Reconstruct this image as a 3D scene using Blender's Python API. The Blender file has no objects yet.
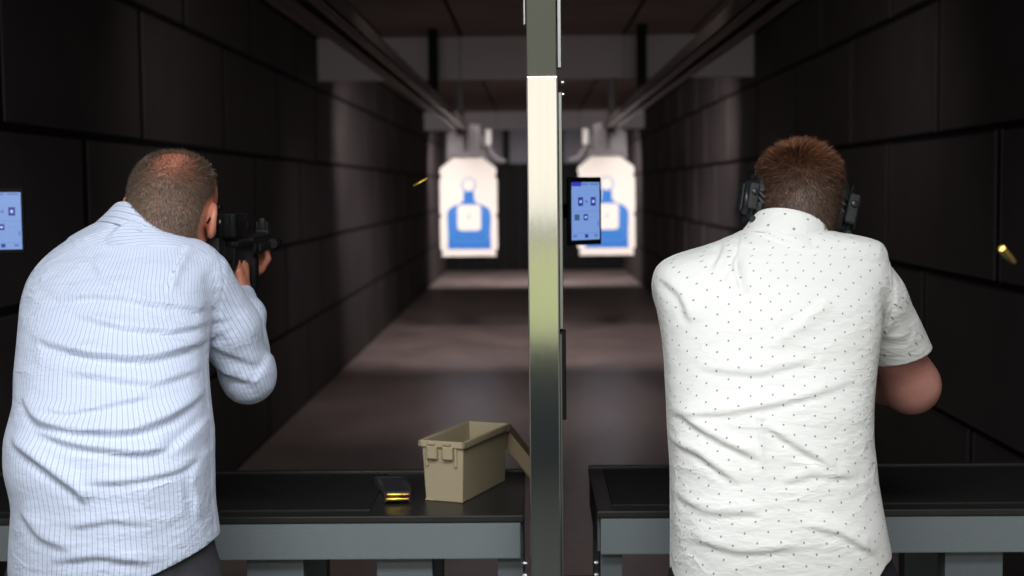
import bpy, bmesh, math, random
import numpy as np
from mathutils import Vector, Matrix
random.seed(7); rng = np.random.default_rng(11)
C = bpy.context.scene.collection
PI = math.pi

# ------------------------------------------------------------------ camera
FPX = 1400.0
EYE = 1.75
def _cam():
    v = Vector((21, 100, -FPX)).normalized()
    r = math.radians(0.5)
    u = Vector((-math.sin(r), math.cos(r), 0)); u = (u - v*u.dot(v)).normalized()
    x = v.cross(u)
    return Matrix((x, v, u))
CM = _cam()
def P(px, py, d):
    w = CM @ Vector((px-512, 288-py, -FPX))
    w = w*(d/w.y)
    return Vector((w.x, w.y, w.z+EYE))
cam = bpy.data.cameras.new('camera'); camo = bpy.data.objects.new('camera', cam); C.objects.link(camo)
camo.matrix_world = Matrix.Translation((0, 0, EYE)) @ CM.to_4x4()
cam.sensor_width = 36; cam.lens = FPX/1024*36; cam.clip_start = .05; cam.clip_end = 100
cam.dof.use_dof = True; cam.dof.focus_distance = 2.85; cam.dof.aperture_fstop = 3.4
bpy.context.scene.camera = camo
vs = bpy.context.scene.view_settings
vs.view_transform = 'Standard'; vs.look = 'None'; vs.gamma = 1; vs.exposure = 0; vs.use_curve_mapping = False

# ------------------------------------------------------------------ materials
def srgb(r, g, b):
    return tuple(((c/255)/12.92 if c/255 <= .04045 else ((c/255+.055)/1.055)**2.4) for c in (r, g, b)) + (1,)
class NT:
    def __init__(s, m): s.t = m.node_tree; s.n = s.t.nodes; s.l = s.t.links
    def new(s, typ, **k):
        n = s.n.new(typ)
        for a, b in k.items(): setattr(n, a, b)
        return n
    def val(s, sock, v):
        if isinstance(v, bpy.types.NodeSocket): s.l.new(v, sock)
        else: sock.default_value = v
    def math(s, op, a, b=0.0, c=0.0, clamp=False):
        n = s.new('ShaderNodeMath', operation=op, use_clamp=clamp)
        s.val(n.inputs[0], a); s.val(n.inputs[1], b); s.val(n.inputs[2], c)
        return n.outputs[0]
    def mix(s, f, a, b):
        n = s.new('ShaderNodeMix', data_type='RGBA'); s.val(n.inputs[0], f); s.val(n.inputs[6], a); s.val(n.inputs[7], b)
        return n.outputs[2]
    def noise(s, scale, vec=None, detail=3, rough=.5):
        n = s.new('ShaderNodeTexNoise'); n.inputs['Scale'].default_value = scale
        n.inputs['Detail'].default_value = detail; n.inputs['Roughness'].default_value = rough
        if vec is not None: s.l.new(vec, n.inputs['Vector'])
        return n.outputs['Fac']
    def obj(s): return s.new('ShaderNodeTexCoord').outputs['Object']
    def mapping(s, vec, scale):
        n = s.new('ShaderNodeMapping'); s.l.new(vec, n.inputs[0]); n.inputs['Scale'].default_value = scale
        return n.outputs[0]
    def attr(s, name): return s.new('ShaderNodeAttribute', attribute_name=name)
    def bump(s, h, strength, dist):
        n = s.new('ShaderNodeBump'); s.val(n.inputs['Height'], h)
        n.inputs['Strength'].default_value = strength; n.inputs['Distance'].default_value = dist
        return n.outputs[0]
def mat(name, col, rough=.5, metal=0, var=.12, vscale=8, bump=0, bscale=60, spec=.5, aniso=None, sss=0):
    m = bpy.data.materials.new(name); m.use_nodes = True; N = NT(m)
    b = m.node_tree.nodes['Principled BSDF']
    b.inputs['Roughness'].default_value = rough; b.inputs['Metallic'].default_value = metal
    b.inputs['Specular IOR Level'].default_value = spec
    o = N.obj()
    if aniso: o = N.mapping(o, aniso)
    f = N.noise(vscale, o, 4)
    dk = tuple(c*(1-var) for c in col[:3])+(1,); lt = tuple(min(1, c*(1+var)) for c in col[:3])+(1,)
    N.l.new(N.mix(f, dk, lt), b.inputs['Base Color'])
    if bump: N.l.new(N.bump(N.noise(bscale, o, 3), bump, .004), b.inputs['Normal'])
    if sss:
        b.inputs['Subsurface Weight'].default_value = sss; b.inputs['Subsurface Scale'].default_value = .01
        b.inputs['Subsurface Radius'].default_value = (1, .35, .2)
    return m
M = {}
M['foam'] = mat('rubber_panel', srgb(68, 61, 62), .85, 0, .3, 3, .5, 90, spec=.25)
M['groove'] = mat('panel_gap', srgb(22, 20, 21), .95, spec=.1)
M['ceilp'] = mat('ceiling_panel', srgb(162, 148, 143), .9, 0, .2, 2, .2, 60, spec=.1)
M['baffle'] = mat('baffle_panel', srgb(214, 208, 212), .8, 0, .1, 1.5, spec=.2)
M['booth'] = mat('booth_wall', srgb(150, 148, 145), .8, 0, .05, 2)
M['blackrub'] = mat('berm_rubber', srgb(26, 24, 25), .9, 0, .3, 2, spec=.1)
M['track'] = mat('track_steel', srgb(150, 140, 134), .42, .75, .15, 6)
M['trackd'] = mat('track_dark_steel', srgb(70, 66, 64), .55, .5, .15, 6)
M['black'] = mat('black_metal', srgb(12, 12, 13), .6, 0, .1, spec=.15)
M['gun'] = mat('gun_polymer', srgb(20, 20, 22), .5, 0, .15, 30, .2, 200, spec=.25)
M['gunmetal'] = mat('gun_metal', srgb(26, 26, 28), .4, .5, .15, 30)
M['steel'] = mat('brushed_steel', srgb(196, 194, 190), .10, 1, .04, 3, .05, 14, aniso=(30, 30, 1))
M['steelb'] = mat('steel_flange', srgb(150, 152, 150), .35, .9, .08, 6)
M['olive'] = mat('grey_olive_paint', srgb(80, 80, 68), .6, 0, .08, 5, spec=.3)
M['hammer'] = mat('hammertone_grey', srgb(116, 124, 127), .45, .15, .1, 320, .25, 420)
M['legm'] = mat('leg_grey_paint', srgb(98, 104, 108), .5, .1, .08, 60, .1, 160)
M['ctop'] = mat('counter_black_top', srgb(34, 34, 33), .38, 0, .35, 9, .1, 60)
M['cmat'] = mat('counter_rubber_mat', srgb(24, 24, 23), .6, 0, .4, 14, .3, 120, spec=.35)
M['can'] = mat('tan_plastic', srgb(168, 154, 126), .5, 0, .05, 12, .05, 200)
M['lid'] = mat('tan_brown_plastic', srgb(128, 110, 84), .55, 0, .05, 12)
M['brass'] = mat('brass', srgb(214, 176, 88), .25, 1, .08, 40)
M['copper'] = mat('copper_jacket', srgb(200, 130, 90), .3, 1, .08, 40)
M['smoke'] = mat('smoked_polymer', srgb(40, 40, 44), .25, 0, .2, 40)
M['screw'] = mat('zinc_screw', srgb(200, 200, 205), .25, .9, .05)
M['shoe'] = mat('black_shoe_leather', srgb(24, 22, 22), .4, 0, .1)
M['card'] = mat('target_card', srgb(224, 219, 212), .8, 0, .02, 3)
M['cardblue'] = mat('target_blue_ink', srgb(30, 108, 190), .7, 0, .04, 3)
M['cardlb'] = mat('target_light_blue_ink', srgb(76, 138, 204), .7, 0, .04, 3)
M['platem'] = mat('carrier_grey', srgb(112, 108, 112), .6, .1, .05)
M['whitep'] = mat('white_plastic', srgb(190, 190, 187), .4, 0, .02)
M['winframe'] = mat('window_frame_paint', srgb(200, 200, 198), .5)
M['denim'] = mat('charcoal_denim', srgb(58, 58, 62), .85, 0, .35, 40, .4, 320, spec=.2)
M['trous'] = mat('dark_trousers', srgb(30, 31, 36), .85, 0, .25, 40, .3, 300, spec=.2)
M['headset'] = mat('headset_plastic', srgb(26, 30, 32), .35, 0, .25, 40)
M['headsetpad'] = mat('headset_cushion', srgb(24, 24, 25), .6, 0, .1)
M['dado'] = mat('dark_dado', srgb(52, 62, 68), .7)
M['boothfloor'] = mat('booth_rubber_floor', srgb(40, 46, 48), .7, 0, .2, 5)
M['backtop'] = mat('back_wall_grey', srgb(104, 104, 112), .8)
M['lens'] = mat('tinted_lens', srgb(30, 30, 30), .1)

def emis(name, col, s):
    m = bpy.data.materials.new(name); m.use_nodes = True
    b = m.node_tree.nodes['Principled BSDF']; b.inputs['Base Color'].default_value = (0.01, .01, .01, 1)
    b.inputs['Emission Color'].default_value = col; b.inputs['Emission Strength'].default_value = s
    b.inputs['Roughness'].default_value = .15
    return m
M['scr'] = emis('screen_pale_blue', srgb(120, 152, 214), 1.0)
M['scr_b'] = emis('screen_button_blue', srgb(34, 52, 160), .9)
M['scr_p'] = emis('screen_tab_violet', srgb(62, 60, 190), .9)
M['scr_t'] = emis('screen_teal', srgb(60, 105, 140), .8)
M['scr_g'] = emis('screen_line', srgb(92, 122, 190), .9)
M['scr_w'] = emis('screen_white', srgb(190, 208, 240), 1.0)

def floor_mat():
    m = bpy.data.materials.new('polished_concrete'); m.use_nodes = True; N = NT(m); b = N.n['Principled BSDF']
    o = N.obj()
    st = N.noise(1.1, N.mapping(o, (1.2, .9, 1)), 5, .6)
    fine = N.noise(9, o, 5, .65)
    f = N.math('ADD', N.math('MULTIPLY', st, .7), N.math('MULTIPLY', fine, .3))
    f = N.math('MULTIPLY_ADD', f, 2.2, -.6, clamp=True)
    N.l.new(N.mix(f, srgb(98, 87, 86), srgb(150, 134, 131)), b.inputs['Base Color'])
    N.l.new(N.math('MULTIPLY_ADD', st, .3, .24), b.inputs['Roughness'])
    N.l.new(N.bump(N.noise(6, o, 3), .15, .01), b.inputs['Normal'])
    return m
M['floor'] = floor_mat()

def skin_mat(name, base, red):
    m = bpy.data.materials.new(name); m.use_nodes = True; N = NT(m); b = N.n['Principled BSDF']
    o = N.obj(); f = N.noise(14, o, 5, .6); g = N.noise(60, o, 4)
    c = N.mix(N.math('MULTIPLY_ADD', f, 1.6, -.3, clamp=True), base, red)
    c = N.mix(N.math('MULTIPLY', g, .18), c, srgb(150, 84, 66))
    a = N.attr('scalp')
    c = N.mix(N.math('MULTIPLY', a.outputs['Fac'], .75), c, srgb(78, 64, 56))
    N.l.new(c, b.inputs['Base Color']); b.inputs['Roughness'].default_value = .5
    b.inputs['Subsurface Weight'].default_value = .12; b.inputs['Subsurface Scale'].default_value = .01
    N.l.new(N.bump(N.noise(260, o, 2), .25, .001), b.inputs['Normal'])
    return m
M['skinL'] = skin_mat('skin_tanned', srgb(196, 138, 112), srgb(186, 108, 84))
M['skinR'] = skin_mat('skin_pink', srgb(186, 138, 126), srgb(168, 108, 98))

def hair_mat(name):
    m = bpy.data.materials.new(name); m.use_nodes = True; N = NT(m); b = N.n['Principled BSDF']
    a = N.attr('hcol'); N.l.new(a.outputs['Color'], b.inputs['Base Color'])
    b.inputs['Roughness'].default_value = .45; b.inputs['Specular IOR Level'].default_value = .4
    return m
M['hair'] = hair_mat('hair_strands')

def crease_bump(N, weave_attr):
    o = N.obj()
    w = N.noise(2.2, o, 3)
    n1 = N.noise(9, N.mapping(o, (.55, 1, 1.5)), 4, .55)
    n2 = N.noise(26, N.mapping(o, (.6, 1, 1.4)), 3, .5)
    # ridged noise gives crisp cloth creases
    r1 = N.math('ABSOLUTE', N.math('SUBTRACT', n1, .5))
    r1 = N.math('SUBTRACT', 1.0, N.math('MULTIPLY', r1, 5.0, clamp=True))
    r1 = N.math('MULTIPLY', N.math('POWER', r1, 2.0), N.math('MULTIPLY_ADD', w, 2.4, -.7, clamp=True))
    h = N.math('ADD', N.math('MULTIPLY', r1, .55), N.math('MULTIPLY', n2, .35))
    return h
def striped():
    m = bpy.data.materials.new('striped_shirt_cloth'); m.use_nodes = True; N = NT(m); b = N.n['Principled BSDF']
    a = N.attr('fab'); sx = N.new('ShaderNodeSeparateXYZ'); N.l.new(a.outputs['Vector'], sx.inputs[0])
    u = sx.outputs[0]
    f1 = N.math('ABSOLUTE', N.math('SUBTRACT', N.math('FRACT', N.math('MULTIPLY', u, 1/.0092)), .5))
    s1 = N.math('LESS_THAN', f1, .085)
    f2 = N.math('ABSOLUTE', N.math('SUBTRACT', N.math('FRACT', N.math('MULTIPLY_ADD', u, 1/.0092, .5)), .5))
    s2 = N.math('LESS_THAN', f2, .05)
    c = N.mix(N.math('MULTIPLY', s1, .5), srgb(198, 207, 226), srgb(84, 100, 152))
    c = N.mix(N.math('MULTIPLY', s2, .3), c, srgb(150, 168, 204))
    N.l.new(c, b.inputs['Base Color']); b.inputs['Roughness'].default_value = .75
    b.inputs['Sheen Weight'].default_value = .15
    N.l.new(N.bump(crease_bump(N, a), 1.0, .0085), b.inputs['Normal'])
    return m
def dotted():
    m = bpy.data.materials.new('dotted_shirt_cloth'); m.use_nodes = True; N = NT(m); b = N.n['Principled BSDF']
    a = N.attr('fab'); sx = N.new('ShaderNodeSeparateXYZ'); N.l.new(a.outputs['Vector'], sx.inputs[0])
    S = 1/.042
    v = N.math('MULTIPLY', sx.outputs[1], S*1.9); fv = N.math('FLOOR', v)
    off = N.math('MULTIPLY', N.math('MODULO', fv, 2.0), .5)
    u = N.math('ADD', N.math('MULTIPLY', sx.outputs[0], S), N.math('ABSOLUTE', off))
    du = N.math('MULTIPLY', N.math('SUBTRACT', N.math('FRACT', u), .5), 1/S)
    dv = N.math('MULTIPLY', N.math('SUBTRACT', N.math('FRACT', v), .5), 1/(S*1.9))
    d = N.math('SQRT', N.math('ADD', N.math('MULTIPLY', du, N.math('MULTIPLY', du, 1.3)), N.math('MULTIPLY', dv, N.math('MULTIPLY', dv, .75))))
    dot = N.math('LESS_THAN', d, .0021)
    c = N.mix(N.math('MULTIPLY', dot, .7), srgb(220, 220, 216), srgb(58, 60, 66))
    N.l.new(c, b.inputs['Base Color']); b.inputs['Roughness'].default_value = .8
    N.l.new(N.bump(crease_bump(N, a), 1.0, .006), b.inputs['Normal'])
    return m
M['striped'] = striped(); M['dotted'] = dotted()

# ------------------------------------------------------------------ object helpers
def tag(o, label=None, cat=None, group=None, kind=None):
    if label: o['label'] = label
    if cat: o['category'] = cat
    if group: o['group'] = group
    if kind: o['kind'] = kind
    return o
def empty(name, loc, label, cat, group=None):
    o = bpy.data.objects.new(name, None); C.objects.link(o); o.location = loc
    o.empty_display_size = .05
    return tag(o, label, cat, group)
def link(name, me, parent=None, mats=None, smooth=False):
    o = bpy.data.objects.new(name, me); C.objects.link(o)
    for m in (mats or []): me.materials.append(m)
    if smooth: me.shade_smooth()
    if parent:
        o.parent = parent
        o.matrix_parent_inverse = Matrix.Translation(-Vector(parent.location))  # world coordinates kept
    return o
class MB:
    def __init__(s): s.bm = bmesh.new()
    def _add(s, b2, mi=0, Mx=None, bevel=0, seg=2):
        if bevel: bmesh.ops.bevel(b2, geom=b2.edges[:], offset=bevel, segments=seg, profile=.7, affect='EDGES', clamp_overlap=True)
        if Mx is not None: bmesh.ops.transform(b2, matrix=Mx, verts=b2.verts)
        for f in b2.faces: f.material_index = mi
        me = bpy.data.meshes.new('tmp'); b2.to_mesh(me); b2.free(); s.bm.from_mesh(me); bpy.data.meshes.remove(me)
    def box(s, lo, hi, mi=0, bevel=0, seg=2, Mx=None):
        b2 = bmesh.new(); bmesh.ops.create_cube(b2, size=1)
        lo = Vector(lo); hi = Vector(hi); c = (lo+hi)/2; d = hi-lo
        for v in b2.verts: v.co = Vector((v.co.x*d.x+c.x, v.co.y*d.y+c.y, v.co.z*d.z+c.z))
        s._add(b2, mi, Mx, bevel, seg); return s
    def prism(s, pts, depth, mi=0, Mx=None, bevel=0):
        # pts in local xz, extruded along +y by depth
        b2 = bmesh.new(); vs = [b2.verts.new((p[0], 0, p[1])) for p in pts]
        f = b2.faces.new(vs); r = bmesh.ops.extrude_face_region(b2, geom=[f])
        bmesh.ops.translate(b2, vec=(0, depth, 0), verts=[v for v in r['geom'] if isinstance(v, bmesh.types.BMVert)])
        bmesh.ops.recalc_face_normals(b2, faces=b2.faces); s._add(b2, mi, Mx, bevel); return s
    def lathe(s, prof, n=20, mi=0, Mx=None):
        # prof: (r, y) along local y
        b2 = bmesh.new(); rings = []
        for r, y in prof:
            rings.append([b2.verts.new((max(r, 1e-5)*math.cos(2*PI*k/n), y, max(r, 1e-5)*math.sin(2*PI*k/n))) for k in range(n)])
        for a, b in zip(rings, rings[1:]):
            for k in range(n): b2.faces.new((a[k], a[(k+1) % n], b[(k+1) % n], b[k]))
        b2.faces.new(rings[0]); b2.faces.new(rings[-1][::-1])
        bmesh.ops.recalc_face_normals(b2, faces=b2.faces); s._add(b2, mi, Mx); return s
    def tube(s, pts, r, n=10, mi=0, Mx=None):
        pts = [Vector(p) for p in pts]; rs = r if isinstance(r, (list, tuple)) else [r]*len(pts)
        b2 = bmesh.new(); rings = []; up = Vector((0, 0, 1))
        for i, p in enumerate(pts):
            t = (pts[min(i+1, len(pts)-1)]-pts[max(i-1, 0)]).normalized()
            a = t.cross(up)
            if a.length < .05: a = t.cross(Vector((1, 0, 0)))
            a.normalize(); b = t.cross(a)
            rings.append([b2.verts.new(p+(a*math.cos(2*PI*k/n)+b*math.sin(2*PI*k/n))*rs[i]) for k in range(n)])
        for a, b in zip(rings, rings[1:]):
            for k in range(n): b2.faces.new((a[k], a[(k+1) % n], b[(k+1) % n], b[k]))
        b2.faces.new(rings[0]); b2.faces.new(rings[-1][::-1])
        bmesh.ops.recalc_face_normals(b2, faces=b2.faces); s._add(b2, mi, Mx); return s
    def build(s, name, mats, parent=None, smooth=False, kind=None):
        me = bpy.data.meshes.new(name); s.bm.to_mesh(me); s.bm.free()
        if not isinstance(mats, (list, tuple)): mats = [mats]
        o = link(name, me, parent, mats)
        if smooth:
            me.shade_smooth()
            try: me.set_sharp_from_angle(angle=math.radians(35))
            except Exception: pass
        if kind: o['kind'] = kind
        return o
def ellipse_mesh(rx, ry, rz, mx, name, m, parent):
    b = bmesh.new(); bmesh.ops.create_uvsphere(b, u_segments=24, v_segments=16, radius=1)
    bmesh.ops.transform(b, matrix=mx @ Matrix.Diagonal((rx, ry, rz, 1)), verts=b.verts)
    me = bpy.data.meshes.new(name); b.to_mesh(me); b.free()
    return link(name, me, parent, [m], True)

# ------------------------------------------------------------------ implicit surfaces
def smin(a, b, k):
    if k <= 0: return np.minimum(a, b)
    h = np.maximum(k-np.abs(a-b), 0)/k
    return np.minimum(a, b)-h*h*k*.25
class Cone:
    def __init__(s, a, b, ra, rb, sc=None):
        s.a = np.array(a, float); s.b = np.array(b, float); s.ra = ra; s.rb = rb
        r = max(ra, rb); s.lo = np.minimum(s.a, s.b)-r; s.hi = np.maximum(s.a, s.b)+r
    def __call__(s, p):
        ab = s.b-s.a; t = np.clip(((p-s.a)@ab)/(ab@ab+1e-12), 0, 1)
        d = p-s.a-t[..., None]*ab
        return np.sqrt((d*d).sum(-1))-(s.ra+(s.rb-s.ra)*t)
class Ell:
    def __init__(s, c, r, R=None):
        s.c = np.array(c, float); s.r = np.array(r, float)
        s.R = np.eye(3) if R is None else np.array(R.to_3x3() if hasattr(R, 'to_3x3') else R, float)
        m = max(r); s.lo = s.c-m; s.hi = s.c+m
    def __call__(s, p):
        q = (p-s.c)@s.R; k0 = np.sqrt(((q/s.r)**2).sum(-1)); k1 = np.sqrt(((q/(s.r**2))**2).sum(-1))+1e-9
        return k0*(k0-1)/k1
class Loft:
    def __init__(s, st, p=2.3, off=0.0):
        st = sorted(st); A = np.array(st, float)
        zz = np.linspace(A[0, 0], A[-1, 0], 90); out = [zz]
        for j in range(1, 5):
            y = np.interp(zz, A[:, 0], A[:, j])
            for _ in range(3): y[1:-1] = (y[:-2]+2*y[1:-1]+y[2:])/4
            out.append(y)
        s.z, s.cx, s.cy, s.a, s.b = out; s.a = s.a+off; s.b = s.b+off; s.p = p; s.off = off
        s.lo = np.array([(s.cx-s.a).min(), (s.cy-s.b).min(), s.z[0]-off]); s.hi = np.array([(s.cx+s.a).max(), (s.cy+s.b).max(), s.z[-1]+off])
    def at(s, z): return [np.interp(z, s.z, q) for q in (s.cx, s.cy, s.a, s.b)]
    def __call__(s, p):
        z = p[..., 2]; cx, cy, a, b = s.at(z)
        a = np.maximum(a, .004); b = np.maximum(b, .004)
        r = ((np.abs(p[..., 0]-cx)/a)**s.p+(np.abs(p[..., 1]-cy)/b)**s.p)**(1/s.p)
        f = (r-1)*np.minimum(a, b)
        return np.maximum(np.maximum(f, z-s.z[-1]-s.off), s.z[0]-s.off-z)
def evalf(items, p):
    lo = p.reshape(-1, 3).min(0); hi = p.reshape(-1, 3).max(0)
    f = np.full(p.shape[:-1], 9.0)
    for op, k, pc in items:
        mrg = .06+k
        if (pc.lo-mrg > hi).any() or (pc.hi+mrg < lo).any(): continue
        g = pc(p)
        if op == '+': f = smin(f, g, k)
        elif op == '-': f = -smin(-f, g, k)
    return f
def mesh_field(items, vox, name):
    add = [pc for op, k, pc in items if op == '+']
    lo = np.min([p.lo for p in add], 0)-.03; hi = np.max([p.hi for p in add], 0)+.03
    n = np.ceil((hi-lo)/vox).astype(int)+2; B = 24
    NX, NY, NZ = [int(v)+B+4 for v in n]
    gid = lambda i, j, k: (i.astype(np.int64)*NY+j)*NZ+k
    ids = []; pos = []; quads = []
    r = B*vox*.87+vox*2
    for bi in range(0, n[0], B):
        for bj in range(0, n[1], B):
            for bk in range(0, n[2], B):
                o = lo+np.array([bi, bj, bk])*vox
                blo = o-vox; bhi = o+(B+1)*vox
                if not any((pc.lo <= bhi+.02).all() and (pc.hi >= blo-.02).all() for pc in add): continue
                c8 = np.stack(np.meshgrid(*[np.linspace(blo[a], bhi[a], 5) for a in range(3)], indexing='ij'), -1)
                f8 = evalf(items, c8)
                if f8.min() > B*vox*.9 or f8.max() < -B*vox*.9: continue
                ii = np.arange(-1, B+1)
                g = np.stack(np.meshgrid(o[0]+ii*vox, o[1]+ii*vox, o[2]+ii*vox, indexing='ij'), -1)
                f = evalf(items, g).astype(np.float32)   # sample index s <-> lattice s-1
                s = f < 0
                if s.all() or not s.any(): continue
                # cells with lattice origin 0..B-1 -> sample 1..B
                c = [f[1+a:B+a+1 if a == 0 else B+2, 1+b:B+b+1 if b == 0 else B+2, 1+d:B+d+1 if d == 0 else B+2] for a in (0, 1) for b in (0, 1) for d in (0, 1)]
                m = min(x.shape[0] for x in c)
                c = [x[:m, :m, :m] for x in c]
                sg = np.stack([x < 0 for x in c]); act = sg.any(0) & ~sg.all(0)
                I, J, K = np.nonzero(act)
                if len(I):
                    V = np.stack([x[I, J, K] for x in c], 1)
                    cor = np.array([(a, b, d) for a in (0, 1) for b in (0, 1) for d in (0, 1)], float)
                    acc = np.zeros((len(I), 3)); cnt = np.zeros(len(I))
                    for e0 in range(8):
                        for e1 in range(e0+1, 8):
                            if abs(cor[e0]-cor[e1]).sum() != 1: continue
                            x0, x1 = V[:, e0], V[:, e1]; cr = (x0 < 0) != (x1 < 0)
                            t = np.where(cr, x0/np.where(cr, x0-x1, 1), 0)
                            acc += np.where(cr[:, None], cor[e0]+(cor[e1]-cor[e0])*t[:, None], 0); cnt += cr
                    pos.append(o+(np.stack([I, J, K], 1)+acc/cnt[:, None])*vox)
                    ids.append(gid(I+bi+1, J+bj+1, K+bk+1))
                # edges starting at lattice point 0..m-1 (sample 1..m)
                for ax in range(3):
                    a0 = f[1:m+1, 1:m+1, 1:m+1]
                    sl = [slice(1, m+1)]*3; sl[ax] = slice(2, m+2); a1 = f[tuple(sl)]
                    cr = (a0 < 0) != (a1 < 0); I, J, K = np.nonzero(cr)
                    if not len(I): continue
                    flip = a0[I, J, K] < 0
                    g0 = [I+bi+1, J+bj+1, K+bk+1]; u, v = [(1, 2), (2, 0), (0, 1)][ax]
                    def cell(du, dv):
                        q = list(g0); q[u] = q[u]-du; q[v] = q[v]-dv; return gid(*q)
                    Q = np.stack([cell(1, 1), cell(0, 1), cell(0, 0), cell(1, 0)], 1)
                    Q = np.where(flip[:, None], Q, Q[:, ::-1]); quads.append(Q)
    ids = np.concatenate(ids); pos = np.concatenate(pos); quads = np.concatenate(quads)
    ids, first = np.unique(ids, return_index=True); pos = pos[first]
    k = np.searchsorted(ids, quads); k = np.clip(k, 0, len(ids)-1); ok = (ids[k] == quads).all(1); F = k[ok]
    return pos, F
def relax(V, F, it=1, lam=.5):
    E = np.concatenate([F[:, [0, 1]], F[:, [1, 2]], F[:, [2, 3]], F[:, [3, 0]]])
    for _ in range(it):
        acc = np.zeros_like(V); cnt = np.zeros(len(V))
        for a, b in ((0, 1), (1, 0)):
            for j in range(3): acc[:, j] += np.bincount(E[:, a], V[E[:, b], j], len(V))
            cnt += np.bincount(E[:, a], minlength=len(V))
        V = V+(acc/np.maximum(cnt, 1)[:, None]-V)*lam
    return V
def normals(V, F):
    n = np.cross(V[F[:, 2]]-V[F[:, 0]], V[F[:, 3]]-V[F[:, 1]]); N = np.zeros_like(V)
    for c in range(4):
        for j in range(3): N[:, j] += np.bincount(F[:, c], n[:, j], len(V))
    return N/(np.linalg.norm(N, axis=1, keepdims=True)+1e-12)
def to_mesh(name, V, F):
    me = bpy.data.meshes.new(name)
    me.vertices.add(len(V)); me.vertices.foreach_set('co', V.astype(np.float32).ravel())
    k = F.shape[1]
    me.loops.add(len(F)*k); me.loops.foreach_set('vertex_index', F.astype(np.int32).ravel())
    me.polygons.add(len(F)); me.polygons.foreach_set('loop_start', np.arange(0, len(F)*k, k, dtype=np.int32))
    me.polygons.foreach_set('loop_total', np.full(len(F), k, dtype=np.int32))
    me.update(calc_edges=True); me.validate(); return me
def set_attr(me, name, arr, typ):
    a = me.attributes.new(name, typ, 'POINT')
    a.data.foreach_set({'FLOAT': 'value', 'FLOAT_VECTOR': 'vector', 'FLOAT_COLOR': 'color'}[typ], np.asarray(arr, np.float32).ravel())
def cut(me, fn_warp, keep_below=False, plane=None):
    """trim an open cloth edge: fn_warp(V)->height, keeps height>0"""
    bm = bmesh.new(); bm.from_mesh(me)
    h = fn_warp(np.array([v.co[:] for v in bm.verts]))
    old = [v.co.copy() for v in bm.verts]
    lay = bm.verts.layers.float.new('h')
    for v, x in zip(bm.verts, h): v[lay] = float(x)
    # split crossing edges exactly on the zero line
    for e in bm.edges[:]:
        a, b = e.verts
        if (a[lay] > 0) != (b[lay] > 0):
            t = a[lay]/(a[lay]-b[lay])
            ne, nv = bmesh.utils.edge_split(e, a, min(max(t, .02), .98)); nv[lay] = 0.0
    fs = []
    for f in bm.faces[:]:
        z = [v for v in f.verts if abs(v[lay]) < 1e-12]
        if len(z) == 2 and any(v[lay] > 0 for v in f.verts) and any(v[lay] < 0 for v in f.verts):
            try: bmesh.utils.face_split(f, z[0], z[1])
            except Exception: pass
    dead = [f for f in bm.faces if sum(v[lay] for v in f.verts)/len(f.verts) <= 0]
    bmesh.ops.delete(bm, geom=dead, context='FACES')
    bm.verts.layers.float.remove(lay)
    bm.to_mesh(me); bm.free()
def folds_disp(V, N, folds):
    """folds: (polyline of world (x,z), amplitude, width); pushes the back cloth along its normal"""
    D = np.zeros(len(V)); xz = V[:, [0, 2]]; back = np.clip(-N[:, 1]*1.4+.1, 0, 1)
    for pl, amp, w in folds:
        pl = np.array(pl); 
        # resample as a smooth line
        t = np.linspace(0, len(pl)-1, 24); i = np.arange(len(pl))
        q = np.stack([np.interp(t, i, pl[:, 0]), np.interp(t, i, pl[:, 1])], 1)
        for _ in range(3): q[1:-1] = (q[:-2]+2*q[1:-1]+q[2:])/4
        best = np.full(len(V), 9.0); par = np.zeros(len(V)); side = np.zeros(len(V))
        for a in range(len(q)-1):
            ab = q[a+1]-q[a]; s = np.clip(((xz-q[a])@ab)/(ab@ab), 0, 1); d = xz-q[a]-s[:, None]*ab
            L = np.hypot(d[:, 0], d[:, 1]); c = ab[0]*d[:, 1]-ab[1]*d[:, 0]
            m = L < best; best = np.where(m, L, best); par = np.where(m, (a+s)/(len(q)-1), par); side = np.where(m, np.sign(c), side)
        x = best*side/(w*.85)
        prof = np.exp(-np.where(x > 0, x*x*.2, x*x*2.4))-.35*np.exp(-((x+1.5)**2)*1.2)
        env = np.clip(np.minimum(par, 1-par)*5, 0, 1)**.7
        D += 1.4*amp*prof*env*back
    return D

# ------------------------------------------------------------------ the range: setting
XL, XR, ZC = -1.87, 1.93, 3.07
Y1, Y2, YE = 12.3, 24.3, 30.0
def panel_wall(name, x, sgn):
    mb = MB(); mb.box((x, 2.9, 0), (x-sgn*.12, YE, ZC+.1), 1)
    rows = [(0, .67, 7.97), (.67, 1.33, 6.93), (1.33, 1.985, 7.65), (1.985, 2.63, 6.73), (2.63, ZC, 7.6)]
    for z0, z1, ph in rows:
        y = ph-1.8*3
        while y < YE:
            a, b = max(y, 2.92), min(y+1.8, YE-.01)
            if b-a > .1:
                mb.box((x-sgn*.01, a+.04, z0+.017), (x+sgn*.007, b-.04, z1-.017), 0, .005, 1)
            y += 1.8
    o = mb.build(name, [M['foam'], M['groove']]); o['kind'] = 'structure'
panel_wall('wall_left', XL-.007, 1); panel_wall('wall_right', XR+.007, -1)
mb = MB(); mb.box((XL-.2, 2.9, -.1), (XR+.2, YE+.2, 0), 0); mb.box((XL-.2, -4.2, -.1), (XR+.2, 2.9, 0), 1)
mb.build('floor', [M['floor'], M['boothfloor']], kind='structure')
mb = MB(); mb.box((XL-.15, 2.9, ZC+.03), (XR+.15, YE, ZC+.15), 1)
cols = [XL, -1.3, -.612, .1, .80, 1.37, XR]
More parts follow.
